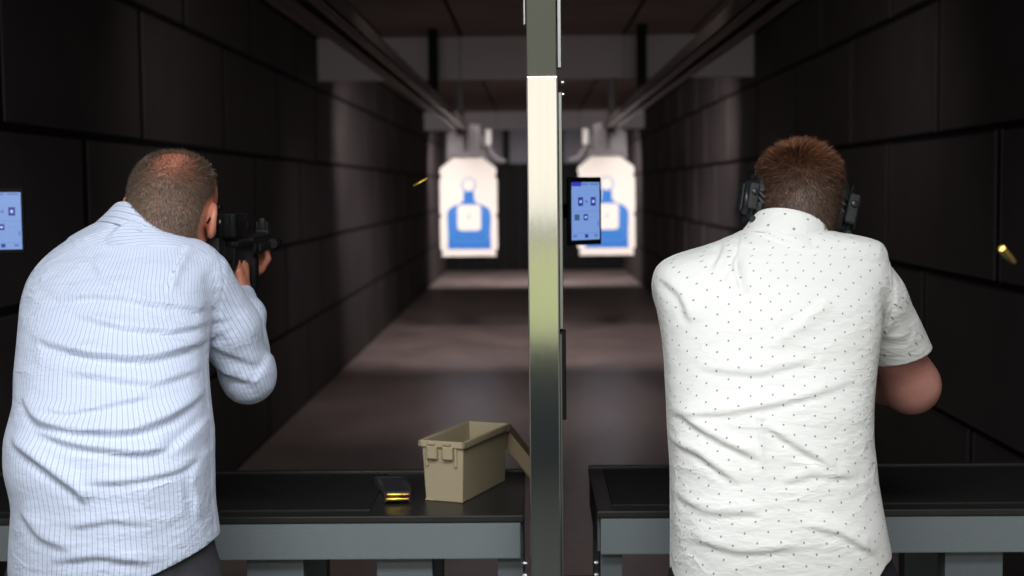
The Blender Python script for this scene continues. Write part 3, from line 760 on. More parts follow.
def person(pfx, label, rows, sleeves, head, arms, hands, legs, skin, shirtmat, pantmat, shirtvox, folds, hem, cuffs, yoke, collar, hairfn, waistz, neck, fat=0, fab=None):
    hips = legs[0][0]
    root = empty('person', ((legs[0][-1][0].x+legs[1][-1][0].x)/2, (legs[0][-1][0].y+legs[1][-1][0].y)/2, 0), label, 'person', 'shooters')
    st = stations(rows)
    # body, one surface
    I = [('+', 0, Loft([(z, cx, cy, max(a-.02, .01), max(b-.02, .01)) for z, cx, cy, a, b in st]))]
    for leg in legs:
        for (p0, r0), (p1, r1) in zip(leg, leg[1:]): I.append(('+', .04, Cone(p0, p1, r0-.018, r1-.014)))
    for leg in legs:
        e, r = leg[-1]; I.append(('+', .02, Cone(e+Vector((0, -.02, -.045)), e+Vector((0, .13, -.06)), .03, .025)))
    for arm in arms:
        for (p0, r0), (p1, r1) in zip(arm, arm[1:]): I.append(('+', .03, Cone(p0, p1, r0, r1)))
    I.append(('+', .04, Cone(neck[0], neck[1], neck[2], neck[3])))
    I += head_items(head[0], head[1], fat)
    for h in hands: I += h
    V, F = mesh_field(I, .004, 'body'); V = relax(V, F, 1, .35)
    me = to_mesh('body', V, F); me.shade_smooth()
    Hi = np.array(head[0].inverted()); loc = (V@Hi[:3, :3].T+Hi[:3, 3])/head[1]
    sc = hairfn('scalp', loc); set_attr(me, 'scalp', sc, 'FLOAT')
    link('body', me, root, [M[skin]])
    # hair strands rooted on the scalp
    Nn = normals(V, F); strands(root, V, Nn, loc, head, hairfn)
    # shirt
    tl = Loft(st); S = [('+', 0, tl)]; sl = []
    for k, slv in enumerate(sleeves):
        for (p0, r0), (p1, r1) in zip(slv, slv[1:]):
            c_ = Cone(p0, p1, r0, r1); S.append(('+', .035 if (p0, r0) == slv[0] else .02, c_)); sl.append((k, c_))
    V, F = mesh_field(S, shirtvox, 'shirt'); V = relax(V, F, 2, .5); N = normals(V, F)
    ft = tl(V); fs = np.min([c_(V) for k, c_ in sl], 0)
    sleeve = 1/(1+np.exp(-(ft-fs)/.004))
    D = folds_disp(V, N, folds[0])*(1-sleeve*.85)
    D += folds_disp(V, np.stack([0*ft, 0*ft-1, 0*ft], 1), folds[1])*sleeve
    # seams: armhole groove where torso and sleeve meet, yoke line
    D -= .0022*np.exp(-((ft-fs-.004)/.0035)**2)*(V[:, 2] > yoke[-1])
    ya = np.interp(V[:, 0], yoke[0], yoke[1]); D += np.where((N[:, 1] < 0) & (sleeve < .5), .0016*np.tanh((V[:, 2]-ya)/.003), 0)
    # broad softness so the cloth never reads as a smooth shell
    ph = V*np.array([9., 7., 13.])
    D += .0022*np.sin(ph[:, 0]+1.7*np.sin(ph[:, 2]*.8))*np.sin(ph[:, 2]+1.3*np.sin(ph[:, 0]*1.1))
    V = V+N*D[:, None]
    cx, cy, a, b = tl.at(V[:, 2])
    u = np.arctan2((V[:, 0]-cx), -(V[:, 1]-cy)*1.25)*.19; v = V[:, 2]+.7*V[:, 1]
    # yoke cloth runs across
    yk = (V[:, 2] > ya) & (N[:, 1] < .3) & (sleeve < .5)
    if fab == 'turn': u2 = np.where(yk, V[:, 2]*1.0+V[:, 1]*.8-V[:, 0]*.25, u); u = u2
    us = np.zeros(len(V)); best = np.full(len(V), 9.)
    for k, c_ in sl:
        ax = (c_.b-c_.a)/np.linalg.norm(c_.b-c_.a); q = V-c_.a
        r1 = np.cross(ax, [0, 0, 1.]) if abs(ax[2]) < .9 else np.cross(ax, [0, 1., 0]); r1 /= np.linalg.norm(r1); r2 = np.cross(ax, r1)
        uu = np.arctan2(q@r1, q@r2)*.06; dd = c_(V); m = dd < best; us = np.where(m, uu, us); best = np.where(m, dd, best)
    u = np.where(sleeve > .5, us, u)
    me = to_mesh('shirt', V, F); set_attr(me, 'fab', np.stack([u, v, 0*u], 1), 'FLOAT_VECTOR')
    cut(me, hem)
    for c_ in cuffs: cut(me, c_)
    me.shade_smooth()
    o = shirt_o = link('shirt', me, root, [M[shirtmat]]); sm = o.modifiers.new('cloth', 'SOLIDIFY'); sm.thickness = .0022; sm.offset = -1
    # collar: stand and folded leaf round the neck
    Cm, rx, ry, hh, leaf = collar
    prof = [(0, -.035), (-.002, 0), (0, hh*.6), (.003, hh), (.008, hh+.003), (.013, hh-.002), (.022, hh-leaf*.5), (.034, hh-leaf)]
    n = 64; Vc = []; Fc = []; uc = []
    for i in range(n):
        th = -PI/2+2*PI*i/(n-1)*.985+PI*.015*1 + PI  # opening at the front
        k = .5-.5*math.cos(2*PI*i/(n-1))
        for r, z in prof:
            zz = z-.018*(1-k)*(1 if z > 0 else 0)
            Vc.append(Cm @ Vector(((rx+r)*math.cos(th), (ry+r)*math.sin(th), zz))); uc.append((z+r, th*.08+.3, 0))
    m_ = len(prof)
    for i in range(n-1):
        for j in range(m_-1): Fc.append((i*m_+j, i*m_+j+1, (i+1)*m_+j+1, (i+1)*m_+j))
    me = to_mesh('collar', np.array([v[:] for v in Vc]), np.array(Fc)); set_attr(me, 'fab', uc, 'FLOAT_VECTOR'); me.shade_smooth()
    o = link('collar', me, shirt_o, [M[shirtmat]])
    sb = o.modifiers.new('s', 'SUBSURF'); sb.levels = sb.render_levels = 2
    sm = o.modifiers.new('cloth', 'SOLIDIFY'); sm.thickness = .0022
    # trousers
    TZ = [q for q in st if q[0] < waistz+.25]
    zs = np.linspace(legs[0][0][0].z-.02, waistz, 5)
    tl2 = Loft(st)
    hipst = []
    for z in zs:
        q = [float(w_) for w_ in tl2.at(max(z, tl2.z[0]))]; hipst.append((z, q[0], q[1], q[2]-.012, q[3]-.012))
    Tr = [('+', 0, Loft(hipst))]
    for leg in legs:
        for (p0, r0), (p1, r1) in zip(leg, leg[1:]): Tr.append(('+', .03, Cone(p0, p1, r0, r1)))
    V, F = mesh_field(Tr, .0075, 'trousers'); V = relax(V, F, 2, .5); N = normals(V, F)
    q = V*np.array([14, 12, 22.]); V = V+N*(.003*np.sin(q[:, 2]+2*np.sin(q[:, 0]))*np.sin(q[:, 0]*1.3+q[:, 1]))[:, None]
    me = to_mesh('trousers', V, F); me.shade_smooth(); o = link('trousers', me, root, [M[pantmat]])
    for leg in legs:
        e, r = leg[-1]; z0 = 0.0
        Sh = [('+', 0, Cone((e.x, e.y-.03, .055), (e.x, e.y+.14, .045), .05, .044)), ('+', .03, Cone((e.x, e.y-.02, .06), (e.x, e.y, .12), .05, .045)), ('+', .02, Ell((e.x, e.y+.15, .045), (.052, .07, .04)))]
        V, F = mesh_field(Sh, .006, 'shoe'); V[:, 2] = np.maximum(V[:, 2], .004); V = relax(V, F, 1)
        V[:, 2] = np.maximum(V[:, 2], .002)
        me = to_mesh('shoe', V, F); me.shade_smooth(); link('shoe', me, root, [M['shoe']])
    return root
def strands(root, V, Nn, loc, head, hairfn):
    dens = hairfn('density', loc); idx = np.nonzero(dens > .02)[0]
    n = hairfn('count', None); w_ = dens[idx]/dens[idx].sum(); pick = rng.choice(idx, n, p=w_)
    R = np.array(head[0].to_3x3()); base = V[pick]+rng.normal(0, .0016, (n, 3)); nor = Nn[pick]; lo = loc[pick]
    base = base-nor*.001
    dirl, length, col = hairfn('style', lo)
    flow = dirl@R.T
    flow = flow-(flow*nor).sum(1, keepdims=True)*nor; flow /= np.linalg.norm(flow, axis=1, keepdims=True)+1e-9
    lift = hairfn('lift', lo)[:, None]
    d = flow*(1-lift)+nor*lift+rng.normal(0, .22, (n, 3)); d /= np.linalg.norm(d, axis=1, keepdims=True)
    length = length*rng.uniform(.65, 1.25, n)
    side = np.cross(d, nor); side /= np.linalg.norm(side, axis=1, keepdims=True)+1e-9
    wd = hairfn('width', None)
    p0, p1 = base, base+d*(length*.5)[:, None]+nor*(.0006)
    d2 = d*.8+flow*.35; d2 /= np.linalg.norm(d2, axis=1, keepdims=True); p2 = p1+d2*(length*.5)[:, None]
    # never below the skin
    pts = np.stack([p0-side*wd, p0+side*wd, p1+side*wd*.8, p1-side*wd*.8, p2+side*wd*.15, p2-side*wd*.15], 1).reshape(-1, 3)
    o = np.arange(n)[:, None]*6
    F = np.concatenate([o+np.array([0, 1, 2, 3]), o+np.array([3, 2, 4, 5])])
    me = to_mesh('hair', pts, F)
    if len(me.vertices) == len(pts):
        col = np.clip(col*(1+rng.normal(0, .34, (n, 1))), 0, 1)
        set_attr(me, 'hcol', np.repeat(np.concatenate([col, np.ones((n, 1))], 1), 6, 0), 'FLOAT_COLOR')
    link('hair', me, root, [M['hair']])

lin = lambda *c: np.array(srgb(*c)[:3])
def sstep(x, a, b): t = np.clip((x-a)/(b-a), 0, 1); return t*t*(3-2*t)
def hair_region(l, usear=1, dn=0.0):
    x, y, z = l[:, 0], l[:, 1], l[:, 2]
    # hairline: behind the forehead, above the ears, down to the nape
    front = sstep(z-(.055+(y-.02)*1.1), -.01, .01)*(y > 0) + (y <= 0)
    low = sstep(z-np.where(y < -.03, -.055-dn, np.where(y < .012, .022+np.clip((-y)*-1.9, -.08, 0), .02)), -.008, .008)
    ear = 1-((np.abs(x) > .070)*sstep(.045-np.hypot(y+.002, (z+.002)*.9), -.002, .006))
    near = (np.abs(x) < .1) & (z > -.09) & (z < .16) & (np.abs(y) < .13)
    return np.clip(front*low*(ear if usear else 1), 0, 1)*near
def hairL(what, l):
    if what == 'count': return 40000
    if what == 'width': return .00036
    if what in ('scalp', 'density'):
        h = hair_region(l)
        bald = np.exp(-(((l[:, 0]-.010)/.050)**2+((l[:, 1]+.025)/.085)**2))*sstep(l[:, 2], .045, .085)
        if what == 'scalp': return h*(1-.95*bald)*.75
        return h*(1-.93*bald)
    if what == 'lift': return .28+.35*np.clip(l[:, 2]/.12, 0, 1)
    x, y, z = l[:, 0], l[:, 1], l[:, 2]
    d = np.stack([x*1.5, -.3+0*x-y*2, -.8-0*x+z*2], 1)
    ln = .0065+.006*sstep(z, .03, .11)
    g = rng.random(len(l))[:, None]
    c = lin(74, 60, 50)*(1-g)+lin(146, 128, 112)*g
    c = np.where((sstep(-z, -.02, .06)*(rng.random(len(l))))[:, None] > .4, lin(84, 70, 60), c)
    return d, ln, c
def hairR(what, l):
    if what == 'count': return 34000
    if what == 'width': return .0005
    if what in ('scalp', 'density'):
        h = hair_region(l, 0, .010); return h*(.95 if what == 'scalp' else 1)
    if what == 'lift': return .25+.42*np.clip(l[:, 2]/.12, 0, 1)
    x, y, z = l[:, 0], l[:, 1], l[:, 2]
    d = np.stack([x*2+.25, .1-y*1.0, -.9+z*5], 1)
    ln = .009+.016*sstep(z, .01, .10)
    g = rng.random(len(l))[:, None]
    top = sstep(z, .03, .11)[:, None]
    c = (lin(40, 32, 28)*(1-g)+lin(104, 78, 62)*g)*(1-top)+(lin(48, 33, 26)*(1-g)+lin(136, 84, 54)*g)*top
    return d, ln, c
def fl(lst, d): return [([(P(x, y, d).x, P(x, y, d).z) for x, y in pl], amp, w_) for pl, amp, w_ in lst]

# ---- left shooter
rowsL = [(600, 16, 213, 2.70, .155), (576, 14, 213, 2.70, .16), (540, 15, 219, 2.70, .165), (500, 17, 213, 2.70, .165), (465, 9, 212, 2.71, .17), (435, 10, 213, 2.73, .17),
         (400, 19, 209, 2.75, .16), (370, 18, 207, 2.78, .155), (330, 21, 208, 2.82, .15), (300, 24, 212, 2.86, .14), (278, 30, 216, 2.88, .13),
         (262, 40, 216, 2.90, .12), (250, 52, 210, 2.915, .105), (240, 66, 200, 2.92, .098), (230, 84, 184, 2.925, .092), (221, 102, 174, 2.93, .082)]
hL = P(172, 212.5, 2.965); HfL = headframe(hL, 9, -4, 10)
skS = P(200, 280, 2.92); skE = P(247, 376, 3.0); skW = P(240, 300, 3.17)
slS = P(66, 296, 2.95); slE = Vector((-.99, 3.17, 1.33)); slW = Vector((-.775, 3.40, 1.505))
gripR = Vector((-.672, 3.205, 1.515))
rh = hmat(skW+(gripR-skW)*.35, (-.10, .75, .55), (.95, 0.1, -.25))
lh = hmat(slW+Vector((.025, .035, .018)), (.62, .66, .30), (.35, -.0, -.95))
armsL = [[(P(198, 282, 2.92), .052), (skE, .042), (skW, .027)], [(P(72, 298, 2.95), .052), (slE, .042), (slW, .027)]]
slevL = [[(skS, .066), (P(228, 330, 2.96), .064), (P(248, 377, 3.0), .0565), (P(243, 318, 3.13), .045), (P(239.5, 298, 3.18), .037)], [(slS, .064), (slE, .056), (slW-Vector((.02, .03, .012)), .038)]]
legsL = [[(P(65, 590, 2.70), .115), (Vector((-.93, 2.72, .50)), .085), (Vector((-.96, 2.62, .12)), .065)], [(P(165, 590, 2.70), .115), (Vector((-.66, 2.84, .50)), .085), (Vector((-.64, 2.86, .12)), .065)]]
fL = fl([([(18, 342), (74, 356), (135, 362), (180, 352), (203, 338)], .0085, .010),
         ([(14, 399), (37, 421), (82, 428), (135, 430), (176, 414), (209, 383)], .009, .011),
         ([(33, 428), (82, 441), (147, 450), (170, 446)], .007, .009),
         ([(8, 440), (45, 457), (88, 483), (96, 496)], .008, .010),
         ([(30, 408), (70, 412), (115, 402), (150, 396)], .004, .008),
         ([(22, 303), (83, 299), (158, 312), (190, 320)], .005, .009),
         ([(54, 318), (104, 331), (160, 337), (203, 330)], .006, .008),
         ([(60, 372), (100, 378), (150, 386), (200, 372)], .0045, .009),
         ([(90, 474), (125, 476), (180, 470), (207, 455)], .004, .008),
         ([(188, 475), (193, 500), (196, 525)], .005, .007),
         ([(24, 505), (50, 530), (84, 540)], .004, .012),
         ([(212, 395), (196, 430), (170, 455)], .006, .010), ([(214, 420), (204, 455), (186, 480)], .005, .009),
         ([(60, 552), (110, 546), (160, 556)], .004, .010), ([(75, 520), (120, 512), (160, 518)], .003, .008),
         ([(156, 250), (150, 275), (146, 300)], .005, .006), ([(60, 262), (80, 285), (120, 300)], .0035, .012),
         ([(195, 262), (188, 300), (192, 340)], .005, .012), ([(120, 225), (160, 232), (195, 250)], .005, .010),
         ([(100, 212), (90, 228), (70, 246)], .005, .010)], 2.6)
fLs = fl([([(212, 268), (236, 300), (258, 340)], .003, .016), ([(206, 360), (226, 374), (256, 384)], .005, .012), ([(208, 340), (232, 352), (262, 368)], .003, .012),
          ([(268, 345), (262, 370), (248, 390)], .003, .010), ([(212, 300), (224, 326), (240, 350)], .0025, .014)], 2.92)
zq = lambda x, y, d=2.6: P(x, y, d).z
def hemL(V):
    xs = [P(x, 560, 2.66).x for x in (-10, 60, 120, 150, 180, 205, 221, 240)]
    zs = [zq(0, y, 2.68) for y in (590, 590, 582, 566, 554, 544, 537, 535)]
    return V[:, 2]-np.interp(V[:, 0], xs, zs)-np.where(V[:, 1] > 2.72, .0, 0)
def neckcut(c, n, r):
    c = Vector(c); n = Vector(n).normalized()
    return lambda V: -(((V-np.array(c))@np.array(n)))
def cuff(pt, ax): 
    ax = np.array(Vector(ax).normalized()); pt = np.array(pt)
    return lambda V: np.where(np.linalg.norm(V-pt, axis=1) < .11, -((V-pt)@ax), 1.0)
ncL = P(141, 226, 2.94)
collL = (hmat(ncL+Vector((.010, 0, -.012)), (.05, .93, -.30), (.30, .26, .9)), .068, .070, .036, .056)
yokeL = ([P(x, 245, 2.72).x for x in (20, 46, 100, 167, 212, 240)], [zq(0, y, 2.72) for y in (242, 243, 249, 252, 252, 262)], zq(0, 380))
pL = person('L', 'heavyset man in a light blue striped long-sleeved shirt aiming a rifle', rowsL, slevL, (HfL, 1.09), armsL,
       [hand_items(rh, -1, (62, 62, 40), .98), hand_items(lh, 1, (28, 48, 38), .98, .1, [(.022, .012, .0), (.048, .034, -.014), (.056, .052, -.040), (.052, .062, -.062)])],
       legsL, 'skinL', 'striped', 'denim', .005, (fL, fLs), hemL,
       [neckcut(ncL+Vector((0, 0, .028)), (-.2, .3, .9), 0), cuff(slevL[0][-1][0]+Vector((0, .01, .006)), slevL[0][-1][0]-slevL[0][-2][0]), cuff(slevL[1][-1][0]+Vector((.012, .018, .006)), slevL[1][-1][0]-slE)],
       yokeL, collL, hairL, zq(0, 500), (P(148, 245, 2.94), hL+Vector((-.015, -.02, -.05)), .068, .066), .008, 'turn')

# ---- right shooter
rowsR = [(600, 672, 893, 2.72, .15), (576, 671, 894, 2.72, .155), (550, 671, 891, 2.72, .155), (520, 671, 885, 2.72, .155), (480, 670, 877, 2.73, .15), (440, 668, 873, 2.74, .145), (400, 667, 874, 2.76, .145),
         (360, 664, 877, 2.79, .145), (330, 661, 880, 2.81, .145), (300, 656, 882, 2.83, .14), (283, 653, 882, 2.845, .13), (270, 655, 881, 2.855, .12), (260, 660, 880, 2.86, .108),
         (252, 684, 885, 2.87, .110), (246, 706, 887, 2.875, .104), (240, 726, 877, 2.88, .096), (231, 742, 830, 2.885, .086)]
hR = P(796, 205, 2.93); HfR = headframe(hR, -9, 6, 7)
sR = P(858, 284, 2.86); eR = P(912, 387, 3.0); wR = Vector((.70, 3.2, 1.46))
sR2 = P(680, 290, 2.90); eR2 = Vector((.36, 3.17, 1.36)); wR2 = Vector((.555, 3.40, 1.49))
armsR = [[(P(858, 284, 2.87), .058), (P(890, 340, 2.94), .056), (eR+Vector((-.002, 0, .004)), .056), (P(886, 376, 3.08), .056), (wR, .029)], [(sR2, .056), (eR2, .046), (wR2, .028)]]
slevR = [[(P(854, 277, 2.86), .068), (P(872, 300, 2.89), .067), (P(904, 362, 2.965), .066)], [(P(690, 292, 2.90), .066), (Vector((.35, 3.08, 1.42)), .062)]]
legsR = [[(P(725, 590, 2.72), .112), (Vector((.33, 2.76, .50)), .083), (Vector((.31, 2.70, .12)), .062)], [(P(838, 590, 2.72), .112), (Vector((.64, 2.84, .50)), .083), (Vector((.68, 2.86, .12)), .062)]]
fR = fl([([(670, 421), (705, 418), (747, 411), (800, 400), (868, 383)], .004, .009), ([(680, 418), (715, 438), (760, 458)], .0055, .009), ([(765, 424), (800, 446), (836, 468)], .005, .009),
         ([(842, 304), (810, 325), (774, 350)], .0045, .010), ([(760, 400), (760, 440), (761, 472)], .003, .005), 
         ([(752, 235), (738, 258), (724, 278)], .006, .008), ([(764, 238), (752, 262), (734, 290)], .005, .007), ([(745, 262), (748, 285), (752, 300)], .005, .006),
         ([(770, 228), (800, 242), (830, 250)], .004, .009), ([(668, 280), (690, 300), (700, 330)], .004, .011), ([(672, 448), (700, 456), (740, 482)], .005, .009), ([(672, 500), (710, 512), (760, 508)], .0035, .010),
         ([(780, 480), (815, 472), (862, 478)], .003, .009), ([(690, 540), (740, 548), (800, 540)], .003, .010), ([(700, 372), (760, 376), (820, 362)], .003, .010),
         ([(800, 520), (840, 530), (880, 556)], .004, .009)], 2.6)
fRs = fl([([(872, 262), (894, 300), (910, 340)], .002, .014), ([(874, 325), (892, 338), (915, 340)], .002, .012)], 2.82)
def hemR(V):
    xs = [P(x, 560, 2.58).x for x in (650, 690, 740, 790, 840, 862, 880, 893, 910)]
    zs = [zq(0, y, 2.68)+.004 for y in (576, 584, 592, 592, 590, 586, 578, 566, 562)]
    return V[:, 2]-np.interp(V[:, 0], xs, zs)
ncR = P(786, 230, 2.89)
collR = (hmat(ncR+Vector((.004, 0, -.018)), (.0, .93, -.28), (.27, .24, .92)), .069, .069, .038, .062)
yokeR = ([P(x, 250, 2.72).x for x in (640, 690, 740, 800, 880, 900)], [zq(0, y, 2.72) for y in (262, 258, 258, 256, 256, 256)], zq(0, 380))
pR = person('R', 'man in a white dotted short-sleeved shirt wearing black ear defenders', rowsR, slevR, (HfR, 1.02), armsR,
       [hand_items(hmat(wR, (-.35, .8, .35), (.8, .2, .3)), -1, (60, 60, 38), .98), hand_items(hmat(wR2, (.4, .75, .3), (.3, 0, -.95)), 1, (40, 50, 35), .98)],
       legsR, 'skinR', 'dotted', 'trous', .005, (fR, fRs), hemR,
       [neckcut(ncR+Vector((0, 0, .028)), (-.15, .25, .9), 0), cuff(P(905, 350, 2.965), Vector((.24, .18, -.95))), cuff(slevR[1][-1][0]+Vector((.0, .02, -.01)), slevR[1][-1][0]-slevR[1][0][0])],
       yokeR, collR, hairR, zq(0, 505), (P(793, 245, 2.90), hR+Vector((-.005, -.02, -.05)), .066, .066), .0)

# ------------------------------------------------------------------ ear defenders, glasses, earplug
em = empty('ear_defenders', hR, 'black over-ear hearing protectors worn by the man in the white shirt', 'ear defenders')
s_ = 1.02
for sg in (-1, 1):
    Cf = HfR @ Matrix.Translation((sg*.088*s_, -.002, .0)) @ Matrix.Rotation(math.radians(-6), 4, 'X') @ Matrix.Rotation(math.radians(5 if sg < 0 else 10), 4, 'Y') @ Matrix.Scale(1.12 if sg < 0 else 1.28, 4)
    b = bmesh.new(); bmesh.ops.create_cube(b, size=1)
    for v in b.verts: v.co = Vector((v.co.x*.024*(1)+sg*.014, v.co.y*(.058 if v.co.x*sg < 0 else .046), v.co.z*(.098 if v.co.x*sg < 0 else .082)))
    bmesh.ops.bevel(b, geom=b.edges[:], offset=.014, segments=4, affect='EDGES', clamp_overlap=True)
    bmesh.ops.transform(b, matrix=Cf, verts=b.verts)
    me = bpy.data.meshes.new('ear_cup'); b.to_mesh(me); b.free(); cup = link('ear_cup', me, em, [M['headset']], True)
    mb = MB(); mb.box((min(0, sg*.004)-.0+sg*.0, -.033, -.052), (max(0, sg*.004), .033, .052), 0, .001, 1, Mx=Cf)
    mb2 = MB(); n = 28
    mb2.tube([(sg*-.004, .026*math.cos(2*PI*k/n), .043*math.sin(2*PI*k/n)) for k in range(n+1)], .0095, 8, 0, Cf)
    mb.bm.free(); mb2.build('cushion', M['headsetpad'], cup, True)
    mb = MB(); mb.box((sg*.026, -.016, -.028) if sg > 0 else (-.030, -.016, -.028), (sg*.030, .016, .024) if sg > 0 else (-.026, .016, .024), 0, .0015, 1, Mx=Cf)
    for z in (-.018, 0, .014): mb.box((sg*.0285-.002, -.012, z-.003), (sg*.0285+.002, .004, z+.003), 1, .001, 1, Mx=Cf)
    mb.box((sg*.013-.009, -.036, -.026), (sg*.013+.009, -.026, .024), 0, .008, 3, Mx=Cf)
    mb.lathe([(.004, 0), (.0055, .001), (.0055, .004), (.004, .005)], 14, 1, Cf @ Matrix.Translation((sg*.013, -.036, .006)) @ Matrix.Rotation(PI, 4, 'Z'))
    mb.build('cover_plate', [M['headsetpad'], M['headset']], cup, True)
    mb = MB(); mb.lathe([(.004, 0), (.006, .003), (.006, .012), (.004, .014)], 12, 0, Cf @ Matrix.Translation((sg*.012, -.03, -.045)) @ Matrix.Rotation(PI, 4, 'X')); mb.build('volume_knob', M['headset'], cup, True)
    for yy in (-.014, .012):
        mb = MB(); mb.tube([HfR @ Vector((sg*.102*s_, yy, -.005)), HfR @ Vector((sg*.101*s_, yy, .035)), HfR @ Vector((sg*.094*s_, yy*.6+.025, .060)), HfR @ Vector((sg*.083*s_, .050, .080))], .0016, 8)
        mb.build('yoke_wire', M['gunmetal'], em, True)
pts = [HfR @ Vector((.090*s_*math.cos(a), .050, .020+.098*s_*math.sin(a))) for a in np.linspace(math.radians(30), math.radians(150), 20)]
mb = MB(); bm = mb.bm
R3 = HfR.to_3x3(); fwd = R3 @ Vector((0, 1, 0)); cen = HfR @ Vector((0, .050, .020)); ring = []
for p in pts:
    out = (p-cen).normalized(); ring.append([bm.verts.new(p+fwd*a+out*b) for a, b in ((-.013, 0), (.013, 0), (.013, .006), (-.013, .006))])
for a, b in zip(ring, ring[1:]):
    for k in range(4): bm.faces.new((a[k], a[(k+1) % 4], b[(k+1) % 4], b[k]))
bm.faces.new(ring[0]); bm.faces.new(ring[-1][::-1]); bmesh.ops.recalc_face_normals(bm, faces=bm.faces)
mb.build('headband', M['headsetpad'], em, True)

gl = empty('safety_glasses', hL, 'dark safety glasses worn by the man in the striped shirt', 'glasses'); k_ = 1.09
for sg in (-1, 1):
    mb = MB(); mb.tube([HfL @ (Vector(p)*k_) for p in ((sg*.070, .092, .014), (sg*.083, .05, .016), (sg*.0865, .01, .018), (sg*.088, -.012, .012), (sg*.084, -.028, -.004))], [.003, .0028, .0026, .0026, .002], 8); mb.build('temple', M['black'], gl, True)
    ellipse_mesh(.030, .003, .020, HfL @ Matrix.Translation((sg*.036*k_, .103*k_, .006)) @ Matrix.Rotation(sg*-.35, 4, 'Z'), 'lens', M['lens'], gl)
mb = MB(); mb.tube([HfL @ (Vector(p)*k_) for p in ((-.070, .092, .014), (-.04, .106, .018), (0, .112, .016), (.04, .106, .018), (.070, .092, .014))], .0028, 8); mb.build('brow_bar', M['black'], gl, True)
mb = MB(); Ep = HfL @ Matrix.Translation((.0865*k_, .002, -.003)) @ Matrix.Rotation(-PI/2+.35, 4, 'Z')
mb.lathe([(.003, -.006), (.0085, 0), (.0095, .004), (.0085, .009), (.004, .011)], 16, 0, Ep)
mb.lathe([(.003, .0), (.0045, .011), (.004, .0135), (.001, .014)], 12, 1, Ep)
tag(mb.build('ear_plug', [M['black'], M['platem']], None, True), 'small grey and black earplug in the ear of the striped-shirt man', 'earplug')

# ------------------------------------------------------------------ rifle
RX, RZ = -.690, 1.605
rf = empty('rifle', (RX, 3.2, RZ), 'black rifle held at the shoulder of the man in the striped shirt', 'rifle')
def rb(name, boxes, m, sm=True):
    mb = MB()
    for lo, hi, bv in boxes: mb.box((RX+lo[0], lo[1], RZ+lo[2]), (RX+hi[0], hi[1], RZ+hi[2]), 0, bv, 2)
    return mb.build(name, M[m], rf, sm)
rb('stock', [((-.018, 2.985, -.075), (.018, 3.005, .045), .006), ((-.016, 3.0, -.045), (.016, 3.06, .035), .006), ((-.013, 3.05, -.012), (.013, 3.17, .022), .006), ((-.012, 3.02, -.07), (.012, 3.05, -.03), .004)], 'gun')
receiver = rb('receiver', [((-.015, 3.15, -.035), (.015, 3.36, .012), .004), ((-.013, 3.16, .008), (.013, 3.38, .032), .005), ((-.017, 3.22, -.03), (.017, 3.26, -.01), .002), ((-.018, 3.17, .018), (.018, 3.19, .03), .002)], 'gunmetal')
mb = MB()
mb.box((-.017, -.02, -.12), (.017, .02, 0), 0, .008, 3, Mx=Matrix.Translation((RX, 3.20, RZ-.03)) @ Matrix.Rotation(math.radians(-18), 4, 'X')); mb.build('pistol_grip', M['gun'], rf, True)
mb = MB()
for k in range(8):
    mb.box((-.0125, -.032, -.024), (.0125, .032, 0), 0, .003, 1, Mx=Matrix.Translation((RX, 3.315+.0006*k*k*1.6, RZ-.03-.021*k)) @ Matrix.Rotation(math.radians(2.2*k), 4, 'X'))
mb.build('rifle_magazine', M['gun'], rf, True)
mb = MB(); mb.tube([(RX, 3.225, RZ-.034), (RX, 3.235, RZ-.055), (RX, 3.262, RZ-.058), (RX, 3.28, RZ-.036)], .003, 6); mb.build('trigger_guard', M['gunmetal'], rf, True)
mb = MB(); n = 8
mb.lathe([(.020, 3.375), (.024, 3.38), (.024, 3.585), (.021, 3.59)], 8, 0, Matrix.Translation((RX, 0, RZ+.008)))
for k in range(9):
    y = 3.385+k*.0215
    mb.box((RX-.0105, y, RZ+.029), (RX+.0105, y+.011, RZ+.038), 0, .001, 1)
    mb.box((RX-.031, y, RZ-.002), (RX-.022, y+.011, RZ+.018), 0, .001, 1); mb.box((RX+.022, y, RZ-.002), (RX+.031, y+.011, RZ+.018), 0, .001, 1)
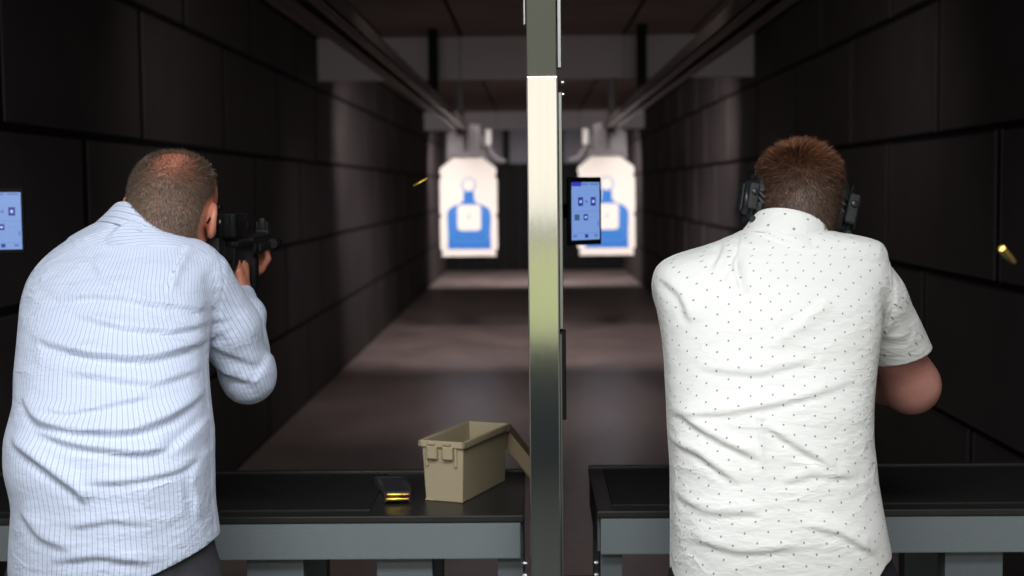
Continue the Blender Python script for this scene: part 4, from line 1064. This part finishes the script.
mb.build('handguard', M['gun'], rf, True)
mb = MB(); mb.lathe([(.008, 3.58), (.008, 3.64), (.011, 3.64), (.011, 3.69), (.005, 3.695)], 14, 0, Matrix.Translation((RX, 0, RZ+.008))); mb.build('barrel', M['gunmetal'], rf, True)
# sighting unit on the top rail, ribbed body
mb = MB()
for k in range(17):
    y = 3.165+k*.0125; mb.box((RX-.0105, y, RZ+.031), (RX+.0105, y+.0065, RZ+.039), 0, .001, 1)
mb.build('top_rail', M['gunmetal'], receiver, True)
mb = MB(); mb.box((RX-.024, 3.13, RZ+.040), (RX+.024, 3.25, RZ+.094), 0, .006, 2)
for k in range(7):
    z = RZ+.047+k*.0068; mb.box((RX-.0265, 3.135, z), (RX+.0265, 3.245, z+.0032), 0, .001, 1)
for k in range(5): mb.box((RX-.0265+.0115*k, 3.125, RZ+.043), (RX-.0225+.0115*k, 3.133, RZ+.091), 0, .001, 1)
mb.box((RX-.012, 3.15, RZ+.034), (RX+.012, 3.23, RZ+.042), 0, .002, 1)
optic = mb.build('optic', M['gun'], rf, True)
mb = MB(); mb.lathe([(.014, 3.25), (.017, 3.255), (.017, 3.30), (.014, 3.305)], 18, 0, Matrix.Translation((RX, 0, RZ+.066))); mb.build('optic_lens_tube', M['gunmetal'], optic, True)
rb('front_sight', [((-.006, 3.55, .035), (.006, 3.57, .075), .002), ((-.016, 3.548, .035), (.016, 3.575, .045), .002), ((-.014, 3.55, .04), (-.010, 3.57, .066), .001), ((.010, 3.55, .04), (.014, 3.57, .066), .001)], 'gunmetal')
mb = MB(); mb.lathe([(.014, 0), (.016, .005), (.016, .075), (.012, .085)], 14, 0, Matrix.Translation((RX+.0, 3.42, RZ-.012)) @ Matrix.Rotation(-PI/2, 4, 'X')); mb.build('foregrip', M['gun'], rf, True)
mb = MB(); mb.lathe([(.012, 0), (.015, .004), (.012, .05), (.015, .055), (.015, .075), (.012, .08)], 14, 0, Matrix.Translation((RX+.036, 3.50, RZ+.012))); mb.build('weapon_light', M['gun'], rf, True)
